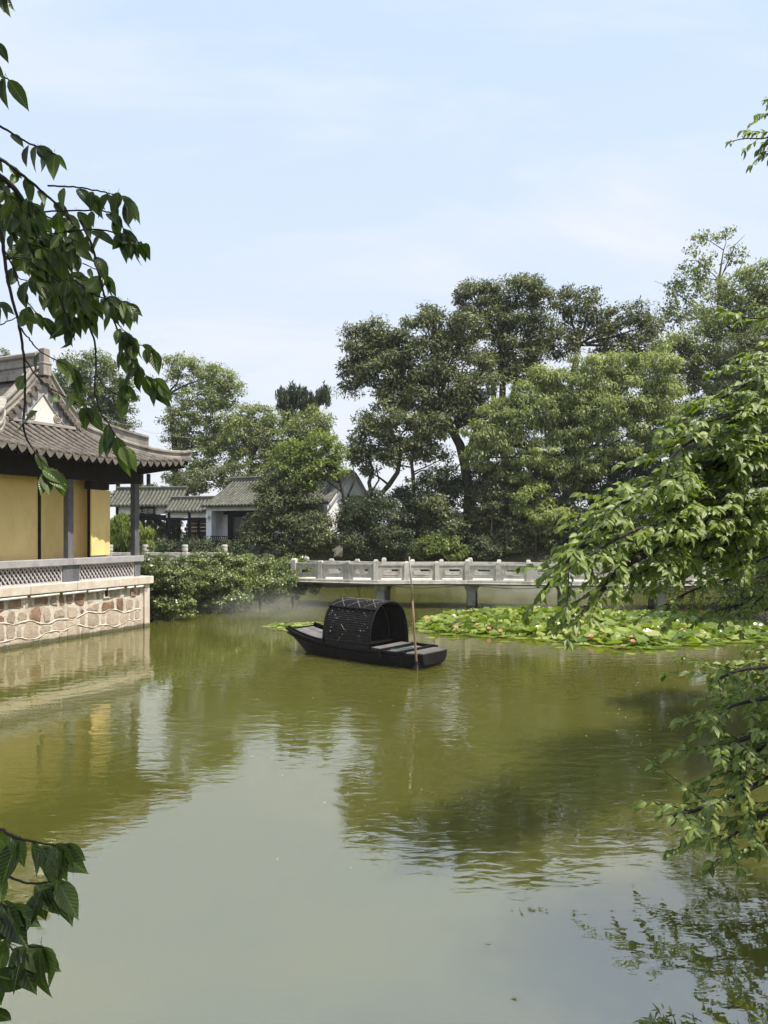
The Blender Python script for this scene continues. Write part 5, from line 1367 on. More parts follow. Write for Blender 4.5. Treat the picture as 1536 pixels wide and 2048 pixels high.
fl = [(800 + a * .479, 1180 + b * .479) for a, b in ((285, 98), (160, 138), (325, 158), (372, 173), (235, 170), (558, 100), (626, 130), (630, 172), (798, 208), (858, 200), (970, 212), (973, 230), (1045, 207), (875, 162), (1180, 180), (1232, 190), (565, 115), (420, 185), (115, 130), (845, 163))]
bed = lily_patch('water_lily_bed', 'large bed of water lilies with pink flowers between the boat and the bridge',
           [(828, 1247), (850, 1234), (930, 1223), (1060, 1219), (1200, 1224), (1330, 1229), (1480, 1246), (1560, 1256), (1600, 1272), (1536, 1284), (1440, 1291), (1330, 1297), (1270, 1302), (1170, 1292), (1060, 1280), (960, 1274), (870, 1270), (832, 1262)],
           0.205, 4, 290, fl)
lily_patch('water_lily_patch', 'small flat patch of pale lily pads behind the boat stern', [(526, 1253), (555, 1246), (600, 1243), (655, 1246), (675, 1255), (630, 1264), (580, 1263), (540, 1260)], 0.19, 6, 300, [], True)
# stray pads that drifted off the bed's front edge
for k, (px, py) in enumerate(((1262, 1308), (1300, 1306), (905, 1278), (1010, 1284), (1120, 1296), (1340, 1303), (1400, 1299), (1235, 1306), (862, 1276))):
    x, y = on_water(px, py); mt = Matrix.Translation((x, y, 0.009)) @ Matrix.Rotation(k * 1.3, 4, 'Z') @ Matrix.Scale(0.12 + 0.012 * (k % 4), 4)
    piece('pad', pad_me[0], bed, mt)
# bits afloat on the open water
rb = random.Random(12)
M_float = plain('floating_leaf', (0.16, 0.14, 0.06), 0.6)
for lab, px, py, n_, w_ in (('small drift of leaf litter afloat on the sky reflection', 1050, 1822, 9, 0.07), ('single pale bit afloat near the bottom of the pond', 1028, 1997, 1, 0.012)):
    q = MB(); cx, cy_ = on_water(px, py)
    for k in range(n_):
        x, y = cx + rb.gauss(0, w_), cy_ + rb.gauss(0, w_ * .5); a = rb.uniform(0, 6.28); s_ = rb.uniform(.012, .03)
        q.add([Vector((x + math.cos(a + i * 1.57) * s_ * (1 if i % 2 else .45), y + math.sin(a + i * 1.57) * s_ * (1 if i % 2 else .45), 0.004 + .001 * k + (.004 if i % 2 else 0))) for i in range(4)], [(0, 1, 2, 3)])
    o = obj('floating_litter', q, M_float); tag(o, lab, 'leaf litter', kind='stuff')

q = MB()
for k in range(90):
    px, py = rb.gauss(1310, 55), rb.gauss(1450, 60)
    if k > 60: px, py = rb.uniform(350, 1250), rb.uniform(1330, 1750)
    x, y = on_water(px, py); a = rb.uniform(0, 6.28); s_ = rb.uniform(.006, .022)
    q.add([Vector((x + math.cos(a + i * 1.57) * s_ * (1 if i % 2 else .6), y + math.sin(a + i * 1.57) * s_ * (1 if i % 2 else .6), 0.004 + (.003 if i % 2 else 0))) for i in range(4)], [(0, 1, 2, 3)])
o = obj('floating_petals', q, plain('pale_petal', (0.5, 0.48, 0.36), 0.6)); tag(o, 'pale petals and specks scattered over the olive water at right', 'petals', kind='stuff')

# ------------------------------------------------------------------ near leaves: one leaf mesh in a few bends
def leaf_geo(bend, fold, wav, seed):
    """leaf along +Y, length 1, face +Z: pointed oval folded on its midrib"""
    prof = [(0.0, 0.0), (0.06, 0.085), (0.18, 0.18), (0.34, 0.228), (0.52, 0.215), (0.70, 0.145), (0.84, 0.068), (0.93, 0.024), (1.0, 0.0)]
    vs, fs = [], []
    y0, z0, ang = 0.0, 0.0, 0.0
    prev = 0.0
    for k, (t, hw) in enumerate(prof):
        dt = t - prev; prev = t
        ang = -bend * t
        y0 += dt * math.cos(ang); z0 += dt * math.sin(ang)
        wz = wav * math.sin(t * 9 + seed)
        vs += [(-hw, y0, z0 + hw * fold + wz * hw), (-hw * .5, y0, z0 + hw * .5 * fold * .8), (0, y0, z0), (hw * .5, y0, z0 + hw * .5 * fold * .8), (hw, y0, z0 + hw * fold - wz * hw)]
    for k in range(len(prof) - 1):
        for j in range(4):
            fs.append((k * 5 + j, k * 5 + j + 1, k * 5 + j + 6, k * 5 + j + 5))
    vs += [(-.012, -0.16, 0.03), (.012, -0.16, 0.03)]; n = len(vs)
    fs.append((n - 2, n - 1, 2))
    return vs, fs
leaf_vars = [leaf_geo(0.35, .30, .05, 1), leaf_geo(0.65, .22, .08, 2), leaf_geo(0.15, .42, .06, 3), leaf_geo(0.95, .32, .05, 4)]
def near_leaf(name, dark, light, trans, per, tcol):
    m, n, l, b = nodes_of(name)
    oi = n.new('ShaderNodeObjectInfo'); g = n.new('ShaderNodeNewGeometry')
    rnd = oi.outputs['Random'] if per == 'object' else g.outputs['Random Per Island']
    mid = [(p + q) / 2 for p, q in zip(dark, light)]
    c = ramp(n, l, rnd, [(0, dark), (0.5, mid), (1, light)]).outputs[0]
    uv = n.new('ShaderNodeUVMap'); uv.uv_map = 'leaf'
    sp = n.new('ShaderNodeSeparateXYZ'); l.new(uv.outputs[0], sp.inputs[0])
    def mt(op, a, bb=0.0):
        q = n.new('ShaderNodeMath'); q.operation = op
        for k, v in enumerate((a, bb)):
            if hasattr(v, 'is_output'): l.new(v, q.inputs[k])
            else: q.inputs[k].default_value = v
        return q.outputs[0]
    ax = mt('ABSOLUTE', sp.outputs[0])
    ph = mt('MULTIPLY', mt('SUBTRACT', sp.outputs[1], mt('MULTIPLY', ax, 1.05)), 62.0)
    vein = mt('SINE', ph)
    vv = ramp(n, l, mt('ADD', mt('MULTIPLY', vein, .5), .5), [(0.0, 0.92), (0.75, 1.0), (1.0, 1.10)]).outputs[0]
    c = mixc(n, l, 1.0, c, vv, 'MULTIPLY')
    rib = n.new('ShaderNodeMapRange'); rib.inputs['From Min'].default_value = 0.0; rib.inputs['From Max'].default_value = 0.022; rib.inputs['To Min'].default_value = 0.6; rib.inputs['To Max'].default_value = 0.0
    l.new(ax, rib.inputs['Value'])
    c = mixc(n, l, rib.outputs[0], c, [x * 2.0 + .02 for x in light])
    c2 = mixc(n, l, g.outputs['Backfacing'], c, mixc(n, l, 1.0, c, (1.2, 1.15, 1.2), 'MULTIPLY'))
    l.new(c2, b.inputs['Base Color'])
    b.inputs['Roughness'].default_value = 0.36; b.inputs['Specular IOR Level'].default_value = 0.45
    bp = n.new('ShaderNodeBump'); bp.inputs['Strength'].default_value = 0.2; bp.inputs['Distance'].default_value = 0.004
    l.new(vein, bp.inputs['Height']); l.new(bp.outputs[0], b.inputs['Normal'])
    tr = n.new('ShaderNodeBsdfTranslucent'); l.new(mixc(n, l, 1.0, c, tcol, 'MULTIPLY'), tr.inputs[0])
    mx = n.new('ShaderNodeMixShader'); mx.inputs[0].default_value = trans; l.new(b.outputs[0], mx.inputs[1]); l.new(tr.outputs[0], mx.inputs[2]); l.new(mx.outputs[0], n['Material Output'].inputs[0])
    return m
def add_uv(me, uvs):
    lay = me.uv_layers.new(name='leaf'); vi = np.empty(len(me.loops), np.int32); me.loops.foreach_get('vertex_index', vi)
    lay.data.foreach_set('uv', np.asarray(uvs, np.float32)[vi].ravel())
prof_t = [0.0, 0.06, 0.18, 0.34, 0.52, 0.70, 0.84, 0.93, 1.0]; prof_w = [0, .085, .18, .228, .215, .145, .068, .024, 0]
leaf_uv = [(s_ * w, t) for t, w in zip(prof_t, prof_w) for s_ in (-1, -.5, 0, .5, 1)] + [(0, 0), (0, 0)]
def leaf_meshes(mat):
    out = []
    for vs, fs in leaf_vars:
        q = MB(); q.add(vs, fs); me = q.mesh('leaf', smooth=True); add_uv(me, leaf_uv); me.materials.append(mat); out.append(me)
    return out
def leaf_matrix(p, ax, nrm, size):
    ax = ax.normalized(); x = ax.cross(nrm)
    if x.length < 1e-3: x = ax.orthogonal()
    x.normalize(); z = x.cross(ax)
    return frame(p, x * size, ax * size, z * size)

def leaf_mass(items, name, mat, par):
    """the leaves beyond the countable ones, joined; fewer faces each"""
    va, fa, ua, off = [], [], [], 0
    rows_ = [0, 2, 3, 4, 5, 8]
    pick = [r_ * 5 + c_ for r_ in rows_ for c_ in (0, 2, 4)]
    quads = np.array([(k * 3 + j, k * 3 + j + 1, k * 3 + j + 4, k * 3 + j + 3) for k in range(len(rows_) - 1) for j in range(2)])
    uvb = np.array(leaf_uv)[pick]
    base_v = [np.array(v[0], float)[pick] for v in leaf_vars]
    for mt, vi in items:
        M_ = np.array(mt); v = base_v[vi] @ M_[:3, :3].T + M_[:3, 3]
        va.append(v); fa.append(quads + off); ua.append(uvb); off += len(v)
    me = mesh_np(name, np.concatenate(va) - np.array(ORIGIN[par.name]), np.concatenate(fa))
    add_uv(me, np.concatenate(ua)); me.materials.append(mat); me.polygons.foreach_set('use_smooth', [True] * len(me.polygons))
    return obj(name, me, None, par, kind='stuff')

def smooth_path(pts, n):
    """Catmull-Rom through points"""
    P = [pts[0]] + list(pts) + [pts[-1]]; out = []
    seg = len(pts) - 1
    for i in range(n):
        u = i / (n - 1) * seg; k = min(int(u), seg - 1); t = u - k
        a, b, c, d = P[k], P[k + 1], P[k + 2], P[k + 3]
        out.append(0.5 * ((2 * b) + (c - a) * t + (2 * a - 5 * b + 4 * c - d) * t * t + (3 * b - a - 3 * c + d) * t ** 3))
    return out

M_twig = stone('twig_bark', (0.018, 0.014, 0.012), (0.045, 0.035, 0.028), 40, 0.8, 0.4, 120)
# ---- left tree: branches hang in from outside the frame
M_lleaf = near_leaf('cherry_leaf', (0.032, 0.055, 0.014), (0.10, 0.145, 0.034), 0.38, 'object', (1.6, 1.8, 0.5))
M_lleaf2 = near_leaf('cherry_leaf_mass', (0.032, 0.055, 0.014), (0.10, 0.145, 0.034), 0.38, 'island', (1.6, 1.8, 0.5))
LL = leaf_meshes(M_lleaf)
ltree = thing('cherry_tree', (-3.4, 1.4, 1.15), 'overhanging cherry tree whose dark drooping leaves hang in at the left edge', 'tree')
m = MB(); m.tube([Vector((-3.4, 1.4, 0.9)), Vector((-3.3, 1.5, 2.2)), Vector((-3.0, 1.7, 3.6)), Vector((-2.5, 1.8, 4.9)), Vector((-1.2, 1.5, 5.9))], [.17, .14, .12, .09, .05], 9); obj('trunk', m, M_bark, ltree, True)
rl = random.Random(21)
l_leaves = []
def hang_twig(pts, D, r0, r1, spacing, lpx, tip=5, start=0.0, D1=None, clus=1.0):
    """twig through photo pixels; leaves along it and a tuft at the tip"""
    D1 = D1 or D
    n = len(pts)
    P = [W(px, py, D + (D1 - D) * k / max(1, n - 1)) for k, (px, py) in enumerate(pts)]
    path = smooth_path(P, max(8, n * 5))
    path = [p + Vector((rl.uniform(-1, 1), rl.uniform(-1, 1), rl.uniform(-1, 1))) * 0.0015 for p in path]
    m = MB(); m.tube(path, [r0 + (r1 - r0) * k / (len(path) - 1) for k in range(len(path))], 6)
    bo = obj('twig', m, M_twig, ltree, True)
    size = (0.96 if lpx < 70 else 1.12) * lpx / FPX * D; spacing *= 0.62
    d_acc, k_l = 0.0, 0
    total = sum((path[i + 1] - path[i]).length for i in range(len(path) - 1)); run = 0.0
    for i in range(len(path) - 1):
        seg = (path[i + 1] - path[i]).length; run += seg; d_acc += seg
        if d_acc > spacing * rl.uniform(.7, 1.3) and run / total > start:
            d_acc = 0
            place(path[i], (path[i + 1] - path[i]).normalized(), size * rl.uniform(.6, 1.05), k_l); k_l += 1
    tdir = (path[-1] - path[-3]).normalized()
    for q in range(tip):
        a = (q / max(1, tip - 1) - 0.5) * 2
        ax = tdir * 0.35 + Vector((a * rl.uniform(.3, .8), rl.uniform(-.4, .3), -0.9 + 0.45 * abs(a)))
        nrm = Vector((rl.uniform(-.5, .5) + a * .4, rl.choice((-0.9, -.9, .7)), rl.uniform(.1, .7)))
        p = path[-1] - tdir * rl.uniform(0, .085)
        mt = leaf_matrix(p, ax, nrm, size * rl.uniform(.72, 1.12)); l_leaves.append((mt, rl.randrange(4)))
def place(p, t, size, k):
    s_ = 1 if k % 2 else -1
    ax = t * 0.35 + Vector((s_ * rl.uniform(.2, .8), rl.uniform(-.5, .3), -rl.uniform(.5, 1.0)))
    nrm = Vector((s_ * rl.uniform(.1, .5) + rl.uniform(-.3, .3), rl.choice((-1, -1, -1, 1)) * rl.uniform(.4, 1), rl.uniform(.2, .8)))
    l_leaves.append((leaf_matrix(p + Vector((0, 0, -.004)), ax, nrm, size), rl.randrange(4)))
HT = [
    ([(-60, 225), (0, 253), (55, 285), (115, 310)], 2.45, .005, .002, .10, 62, 5, .15),
    ([(-60, 280), (0, 317), (45, 350), (90, 388), (125, 420), (150, 455)], 2.6, .007, .003, .05, 58, 4, .1),
    ([(-80, 300), (0, 352), (40, 392), (60, 440), (80, 480)], 2.5, .011, .007, .06, 58, 2, .2),
    ([(80, 480), (105, 515), (132, 560), (150, 600), (185, 650)], 2.5, .008, .005, .05, 64, 3, .0),
    ([(95, 372), (150, 374), (205, 384), (222, 388)], 2.45, .003, .002, .07, 58, 3, .3),
    ([(222, 388), (245, 395), (262, 410)], 2.45, .002, .0015, .06, 64, 5, .2),
    ([(60, 425), (130, 422), (205, 422), (236, 436), (252, 470)], 2.5, .003, .002, .06, 60, 5, .3),
    ([(90, 470), (160, 460), (215, 462), (262, 478), (285, 490)], 2.5, .003, .002, .055, 64, 5, .3),
    ([(-30, 420), (0, 460), (10, 525), (22, 590), (38, 650), (47, 710), (50, 780), (48, 862), (68, 900), (100, 938), (128, 950)], 2.35, .006, .002, .5, 56, 6, .6),
    ([(38, 652), (57, 676), (80, 702), (117, 722), (150, 738)], 2.38, .003, .0015, .2, 60, 5, .5),
    ([(49, 716), (66, 743), (90, 768), (125, 790), (163, 808), (178, 818)], 2.38, .003, .0015, .2, 58, 5, .6),
    ([(45, 838), (40, 836), (36, 838)], 2.35, .0015, .001, .5, 44, 2, .9),
    ([(160, 440), (180, 482), (194, 530), (208, 590), (226, 638), (246, 686), (262, 716), (280, 735)], 2.45, .005, .002, .085, 60, 6, .1),
    ([(150, 560), (190, 590), (238, 602), (262, 606)], 2.45, .003, .0015, .07, 60, 6, .3),
    ([(172, 640), (188, 680), (192, 722), (190, 782), (199, 820), (222, 855), (246, 898)], 2.42, .004, .0015, .4, 60, 6, .8),
    ([(193, 748), (209, 773), (247, 797), (252, 800)], 2.42, .002, .0012, .3, 52, 6, .8),
    ([(206, 590), (240, 610), (275, 622)], 2.4, .002, .001, .06, 52, 5, .4),
    ([(226, 638), (255, 668), (275, 684)], 2.4, .002, .001, .07, 52, 5, .4),
    ([(246, 686), (280, 690), (305, 700)], 2.4, .002, .001, .06, 52, 5, .4),
    ([(262, 716), (285, 745), (315, 762)], 2.4, .002, .001, .06, 60, 6, .3),
    ([(5, 494), (29, 541), (42, 582), (65, 616), (90, 640)], 2.4, .003, .0015, .1, 52, 5, .3),
    ([(10, 515), (50, 516), (95, 522)], 2.4, .002, .001, .12, 44, 4, .5),
    ([(16, 549), (48, 560), (80, 572), (105, 590)], 2.4, .002, .001, .08, 56, 5, .4),
    ([(52, 465), (68, 515), (89, 554), (117, 588), (135, 640), (150, 680)], 2.45, .004, .002, .08, 60, 5, .3),
    ([(-20, 380), (10, 430), (25, 470)], 2.5, .004, .002, .05, 50, 4, .2),
    ([(20, 400), (60, 420), (110, 440), (150, 470)], 2.65, .004, .002, .045, 50, 4, .1),
    ([(0, 440), (40, 470), (90, 490), (130, 500)], 2.65, .004, .002, .045, 50, 4, .1),
    ([(-40, 590), (0, 610), (20, 625)], 2.3, .003, .0015, .2, 50, 4, .6),
    ([(0, 650), (35, 635), (60, 630)], 2.35, .002, .001, .2, 44, 2, .9),
    ([(-70, -40), (-20, -25), (8, -8)], 2.3, .004, .002, .3, 62, 4, .8),
    ([(-70, 50), (-30, 75), (-6, 85)], 2.3, .003, .002, .3, 58, 4, .8),
    ([(-70, 120), (-30, 140), (5, 152), (18, 160)], 2.3, .003, .002, .3, 62, 5, .8),
    ([(-60, 1640), (0, 1658), (36, 1676), (90, 1688), (140, 1692)], 2.05, .005, .002, .055, 82, 7, .1),
    ([(-60, 1725), (0, 1746), (55, 1766), (95, 1764), (118, 1760)], 2.05, .004, .002, .12, 80, 7, .4),
    ([(-80, 1790), (-10, 1806), (20, 1812)], 2.0, .004, .002, .15, 90, 7, .5),
    ([(-60, 1850), (5, 1872), (25, 1880), (58, 1893), (88, 1894)], 2.05, .005, .002, .15, 88, 8, .5),
    ([(8, 1875), (25, 1900), (38, 1912)], 2.05, .0025, .0015, .5, 50, 1, .9),
    ([(-80, 1930), (-30, 1942), (-8, 1952)], 2.0, .004, .002, .4, 84, 4, .8),
    ([(-80, 2000), (-30, 2010), (-6, 2018)], 2.0, .004, .002, .4, 70, 4, .8),
]
for a in HT: hang_twig(*a)
# finer side shoots filling the hanging mass
for k in range(34):
    t_ = rl.random()
    x0 = -10 + 165 * t_ + rl.uniform(-30, 20); y0 = 345 + 210 * t_ + rl.uniform(-40, 110)
    ln = rl.uniform(30, 70); dn = rl.uniform(10, 60)
    hang_twig([(x0, y0), (x0 + ln * .5, y0 + dn * .35), (x0 + ln, y0 + dn)], rl.uniform(2.35, 2.75), .0022, .001, .07, rl.uniform(46, 60), rl.choice((3, 4, 5)), .2)
print('left leaves', len(l_leaves))
l_leaves.sort(key=lambda q: q[0].translation.y)
for mt, vi in l_leaves[:300]: piece('leaf', LL[vi], ltree, mt)
if len(l_leaves) > 300: leaf_mass(l_leaves[300:], 'leaf_cluster', M_lleaf2, ltree)
for p0, p1 in ((Vector((-3.1, 1.65, 3.2)), W(-80, 300, 2.5)), (Vector((-3.0, 1.7, 3.4)), W(-60, 225, 2.45)), (Vector((-3.25, 1.5, 2.3)), W(-60, 1640, 2.05)), (Vector((-3.3, 1.5, 2.1)), W(-60, 1850, 2.05)), (Vector((-3.0, 1.7, 3.5)), W(-70, 50, 2.3))):
    m = MB(); m.tube(smooth_path([p0, (p0 + p1) / 2 + Vector((0, 0, .12)), p1], 9), [.03, .028, .025, .022, .02, .017, .015, .012, .01], 6); obj('limb', m, M_bark, ltree, True)
# its crown overhead, which keeps the hanging leaves in shade
cm = crown_mesh('crown', [(-0.2, 1.2, 6.1, 1.7, 1.3, .7), (-1.9, 1.3, 5.9, 1.5, 1.3, .8), (0.9, 0.3, 6.4, 1.3, 1.2, .7), (-1.0, -0.2, 6.4, 1.8, 1.4, .8)], 5, .10, .055, 1.7, .35, .4)
co = bpy.data.objects.new('crown', cm); COL.objects.link(co); cm.materials.append(LM['mid']); co.parent = ltree; co.location = -ORIGIN[ltree.name]

# ---- right tree: boughs reach over the water
M_rleaf = near_leaf('bough_leaf', (0.095, 0.135, 0.024), (0.24, 0.295, 0.066), 0.34, 'object', (1.5, 1.7, 0.5))
M_rleaf2 = near_leaf('bough_leaf_mass', (0.095, 0.135, 0.024), (0.24, 0.295, 0.066), 0.34, 'island', (1.5, 1.7, 0.5))
RL = leaf_meshes(M_rleaf)
rtree = thing('bank_tree', (8.8, 8.6, 1.0), 'leafy green tree leaning over the water from the right bank', 'tree')
m = MB(); m.tube([Vector((8.8, 8.6, 0.6)), Vector((8.6, 8.6, 2.0)), Vector((8.2, 8.5, 3.4)), Vector((7.8, 8.4, 5.0)), Vector((7.0, 8.4, 6.6))], [.26, .22, .19, .14, .07], 10); obj('trunk', m, M_bark, rtree, True)
rr = random.Random(77)
r_leaves = []      # (visible size, variant, matrix)
def bough(pts, r0, r1, lsize, tw_step, tw_len, start=0.15, droop=0.16, fan=1.0, leaf_step=0.026):
    """pts: (px, py, D). side twigs with alternate leaves; everything in one mesh for wood"""
    P = [W(*p) for p in pts]
    path = smooth_path(P, 8 + 6 * len(P))
    m = MB(); m.tube(path, [r0 + (r1 - r0) * k / (len(path) - 1) for k in range(len(path))], 7)
    acc = 0.0; n = len(path); side = 1
    for i in range(n - 1):
        seg = path[i + 1] - path[i]; acc += seg.length
        if i / n < start: continue
        while acc > tw_step * .8:
            acc -= .8 * tw_step * rr.uniform(.8, 1.2); side = -side
            t = seg.normalized()
            lat = t.cross(Vector((0, 0, 1))).normalized() * side
            d = (t * rr.uniform(.3, 1.0) + lat * rr.uniform(.25, 1.0) * fan + Vector((0, 0, rr.uniform(-.35, .55)))).normalized()
            L = tw_len * rr.uniform(.55, 1.15)
            a = path[i]; tw = [a]
            for q in range(6):
                d = (d + Vector((rr.uniform(-.12, .12), rr.uniform(-.12, .12), -droop * .22 + rr.uniform(-.08, .08)))).normalized()
                tw.append(tw[-1] + d * L / 6)
            m.tube(tw, [r1 * .7, r1 * .62, r1 * .55, r1 * .45, r1 * .38, r1 * .3, r1 * .2], 4)
            leafrow(tw, lsize, leaf_step)
    leafrow(path[-6:], lsize, leaf_step)
    obj('bough', m, M_twig, rtree, True)
def leafrow(tw, lsize, step):
    k = 0; acc = 0
    for i in range(len(tw) - 1):
        seg = tw[i + 1] - tw[i]; L = seg.length; t = seg.normalized(); u = 0.0
        while acc + (L - u) > step:
            u += step - acc; acc = 0; k += 1
            s_ = 1 if k % 2 else -1
            lat = t.cross(Vector((0, 0, 1)))
            lat = lat.normalized() * s_ if lat.length > .1 else Vector((s_, 0, 0))
            ax = t * rr.uniform(.4, .9) + lat * rr.uniform(.4, 1.0) + Vector((0, 0, -rr.uniform(-.2, .5)))
            nrm = Vector((rr.uniform(-.2, .7), rr.uniform(-.8, .2), rr.uniform(.5, 1.0)))
            sz = .72 * lsize * rr.uniform(.5, 1.3)
            mt = leaf_matrix(tw[i] + t * u, ax, nrm, sz)
            r_leaves.append((mt, rr.randrange(4), sz))
        acc += L - u
    for q in range(3):
        t = (tw[-1] - tw[-2]).normalized()
        ax = t * .6 + Vector((rr.uniform(-.7, .7), rr.uniform(-.6, .4), -rr.uniform(.2, .9)))
        r_leaves.append((leaf_matrix(tw[-1], ax, Vector((rr.uniform(-.5, .5), -.4, .8)), .75 * lsize * rr.uniform(.7, 1.2)), rr.randrange(4), .75 * lsize))
BO_ = [
    # upper bough: tip low on the left over the lilies
    ([(1900, 830, 9.0), (1600, 880, 8.0), (1440, 930, 7.4), (1300, 990, 7.0), (1200, 1060, 6.7), (1130, 1130, 6.5), (1085, 1185, 6.4)], .05, .012, .135, .11, .62, .30),
    ([(1600, 880, 8.0), (1480, 905, 7.4), (1360, 955, 6.9), (1260, 1000, 6.6), (1190, 1030, 6.5)], .03, .010, .135, .10, .60, .15),
    ([(1640, 820, 8.2), (1540, 820, 7.6), (1450, 850, 7.2), (1370, 890, 7.0), (1330, 930, 6.9)], .03, .010, .135, .11, .55, .1),
    ([(1660, 740, 8.4), (1560, 745, 7.8), (1490, 770, 7.4), (1440, 800, 7.2)], .03, .010, .130, .12, .5, .1),
    ([(1640, 780, 8.0), (1530, 800, 7.5), (1430, 840, 7.1), (1345, 855, 6.9)], .02, .006, .130, .16, .4, .3),
    # dark bough through the middle, tip hanging
    ([(1900, 900, 8.8), (1600, 965, 7.6), (1450, 1030, 7.0), (1330, 1090, 6.6), (1240, 1140, 6.3), (1190, 1200, 6.2), (1150, 1240, 6.2)], .055, .010, .125, .13, .5, .25),
    ([(1450, 1030, 7.0), (1360, 1040, 6.7), (1270, 1060, 6.4), (1180, 1110, 6.2), (1120, 1150, 6.1)], .025, .008, .130, .10, .5, .1),
    ([(1560, 960, 7.6), (1490, 985, 7.1), (1400, 1000, 6.8), (1320, 1030, 6.6)], .03, .010, .13, .10, .5, .05),
    # farther, finer, sunlit sprays over the right end of the lilies
    ([(1800, 1000, 11.5), (1600, 1055, 10.5), (1480, 1090, 10.0), (1370, 1120, 9.6), (1290, 1150, 9.4), (1245, 1180, 9.3)], .045, .010, .115, .11, .65, .2),
    ([(1800, 1080, 11.5), (1600, 1130, 10.5), (1500, 1150, 10.0), (1400, 1175, 9.7), (1330, 1210, 9.5)], .035, .010, .115, .11, .62, .2),
    ([(1700, 1160, 11.0), (1580, 1190, 10.3), (1500, 1205, 10.0), (1420, 1225, 9.8)], .03, .010, .115, .12, .5, .2),
    ([(1700, 1010, 11.0), (1560, 1030, 10.4), (1450, 1060, 10.0), (1380, 1080, 9.8)], .03, .010, .115, .11, .55, .2),
    # lower boughs, nearer, in the shade of the upper ones
    ([(1800, 1270, 6.8), (1672, 1310, 6.2), (1572, 1330, 5.9), (1482, 1340, 5.7), (1422, 1365, 5.6)], .03, .008, .11, .10, .42, .15),
    ([(1800, 1380, 6), (1672, 1420, 5.4), (1572, 1450, 5.1), (1482, 1480, 4.9), (1422, 1500, 4.8)], .03, .008, .11, .085, .42, .15),
    ([(1800, 1450, 5.8), (1672, 1500, 5.2), (1572, 1540, 4.9), (1472, 1590, 4.7), (1392, 1620, 4.6), (1347, 1632, 4.55)], .03, .007, .11, .08, .42, .15),
    ([(1722, 1540, 5.4), (1672, 1580, 5), (1582, 1610, 4.8), (1512, 1640, 4.7), (1452, 1680, 4.6)], .025, .007, .11, .08, .42, .1),
    ([(1722, 1350, 6.2), (1672, 1370, 5.6), (1572, 1390, 5.3), (1472, 1410, 5.1), (1432, 1440, 5)], .025, .007, .11, .085, .42, .1),
    ([(1662, 1270, 8), (1632, 1300, 7.4), (1532, 1320, 7), (1452, 1345, 6.8)], .02, .007, .11, .10, .4, .1),
    ([(1700, 900, 8.6), (1580, 930, 8), (1490, 960, 7.6), (1400, 1010, 7.3), (1340, 1060, 7.1)], .03, .010, .13, .09, .55, .05),
    ([(1700, 860, 8.2), (1600, 850, 7.8), (1520, 880, 7.4), (1430, 900, 7.1)], .03, .010, .13, .09, .55, .05),
    ([(1700, 970, 8.6), (1590, 1010, 8), (1500, 1060, 7.6), (1420, 1110, 7.4), (1370, 1150, 7.3)], .03, .010, .125, .09, .55, .05),
    ([(1680, 1060, 9.4), (1590, 1090, 9), (1520, 1120, 8.7), (1450, 1150, 8.5)], .03, .010, .12, .09, .5, .05),
    ([(1700, 690, 8.8), (1600, 700, 8.2), (1540, 720, 7.9), (1490, 745, 7.7)], .02, .008, .13, .10, .45, .05),
    ([(1662, 1470, 5.6), (1642, 1470, 5.2), (1562, 1480, 5), (1502, 1510, 4.9), (1462, 1550, 4.8)], .02, .007, .11, .07, .4, .05),
    ([(1662, 1610, 5.2), (1642, 1630, 4.9), (1572, 1660, 4.7), (1512, 1700, 4.6)], .02, .007, .11, .07, .36, .05),
    ([(1662, 1290, 6.4), (1632, 1340, 5.9), (1562, 1370, 5.7), (1512, 1400, 5.6)], .02, .007, .11, .08, .4, .05),
    ([(1700, 830, 8.8), (1610, 880, 8.4), (1530, 930, 8.1), (1470, 980, 7.9), (1420, 1040, 7.8)], .03, .010, .13, .08, .55, .05),
    ([(1720, 930, 9), (1620, 960, 8.6), (1540, 1000, 8.3), (1480, 1040, 8.1), (1440, 1090, 8)], .03, .010, .13, .08, .55, .05),
    ([(1700, 1120, 9.4), (1620, 1150, 9.1), (1550, 1180, 8.9), (1490, 1220, 8.8)], .03, .010, .12, .08, .5, .05),
    ([(1700, 1075, 8.2), (1560, 1090, 7.7), (1450, 1110, 7.3), (1340, 1130, 7), (1240, 1155, 6.8)], .03, .010, .125, .08, .5, .05),
    ([(1700, 1040, 8), (1560, 1055, 7.5), (1440, 1075, 7.1), (1320, 1095, 6.8), (1210, 1115, 6.6)], .03, .010, .125, .08, .5, .05),
    # thin shoots against the sky
    ([(1700, 560, 8.0), (1600, 610, 7.4), (1530, 635, 7.0), (1470, 632, 6.9), (1440, 625, 6.8)], .012, .004, .125, .18, .22, .3),
    ([(1650, 210, 6.4), (1580, 250, 6.0), (1535, 275, 5.8), (1490, 277, 5.75), (1462, 283, 5.7)], .009, .003, .095, .16, .18, .35),
    ([(1640, 150, 6.4), (1580, 190, 6.1), (1540, 225, 5.9), (1515, 228, 5.8)], .009, .003, .095, .14, .16, .35),
    ([(1650, 280, 6.4), (1590, 300, 6.1), (1545, 305, 5.9), (1525, 310, 5.8)], .009, .003, .095, .12, .16, .4),
]
for b_ in BO_: bough(*b_)
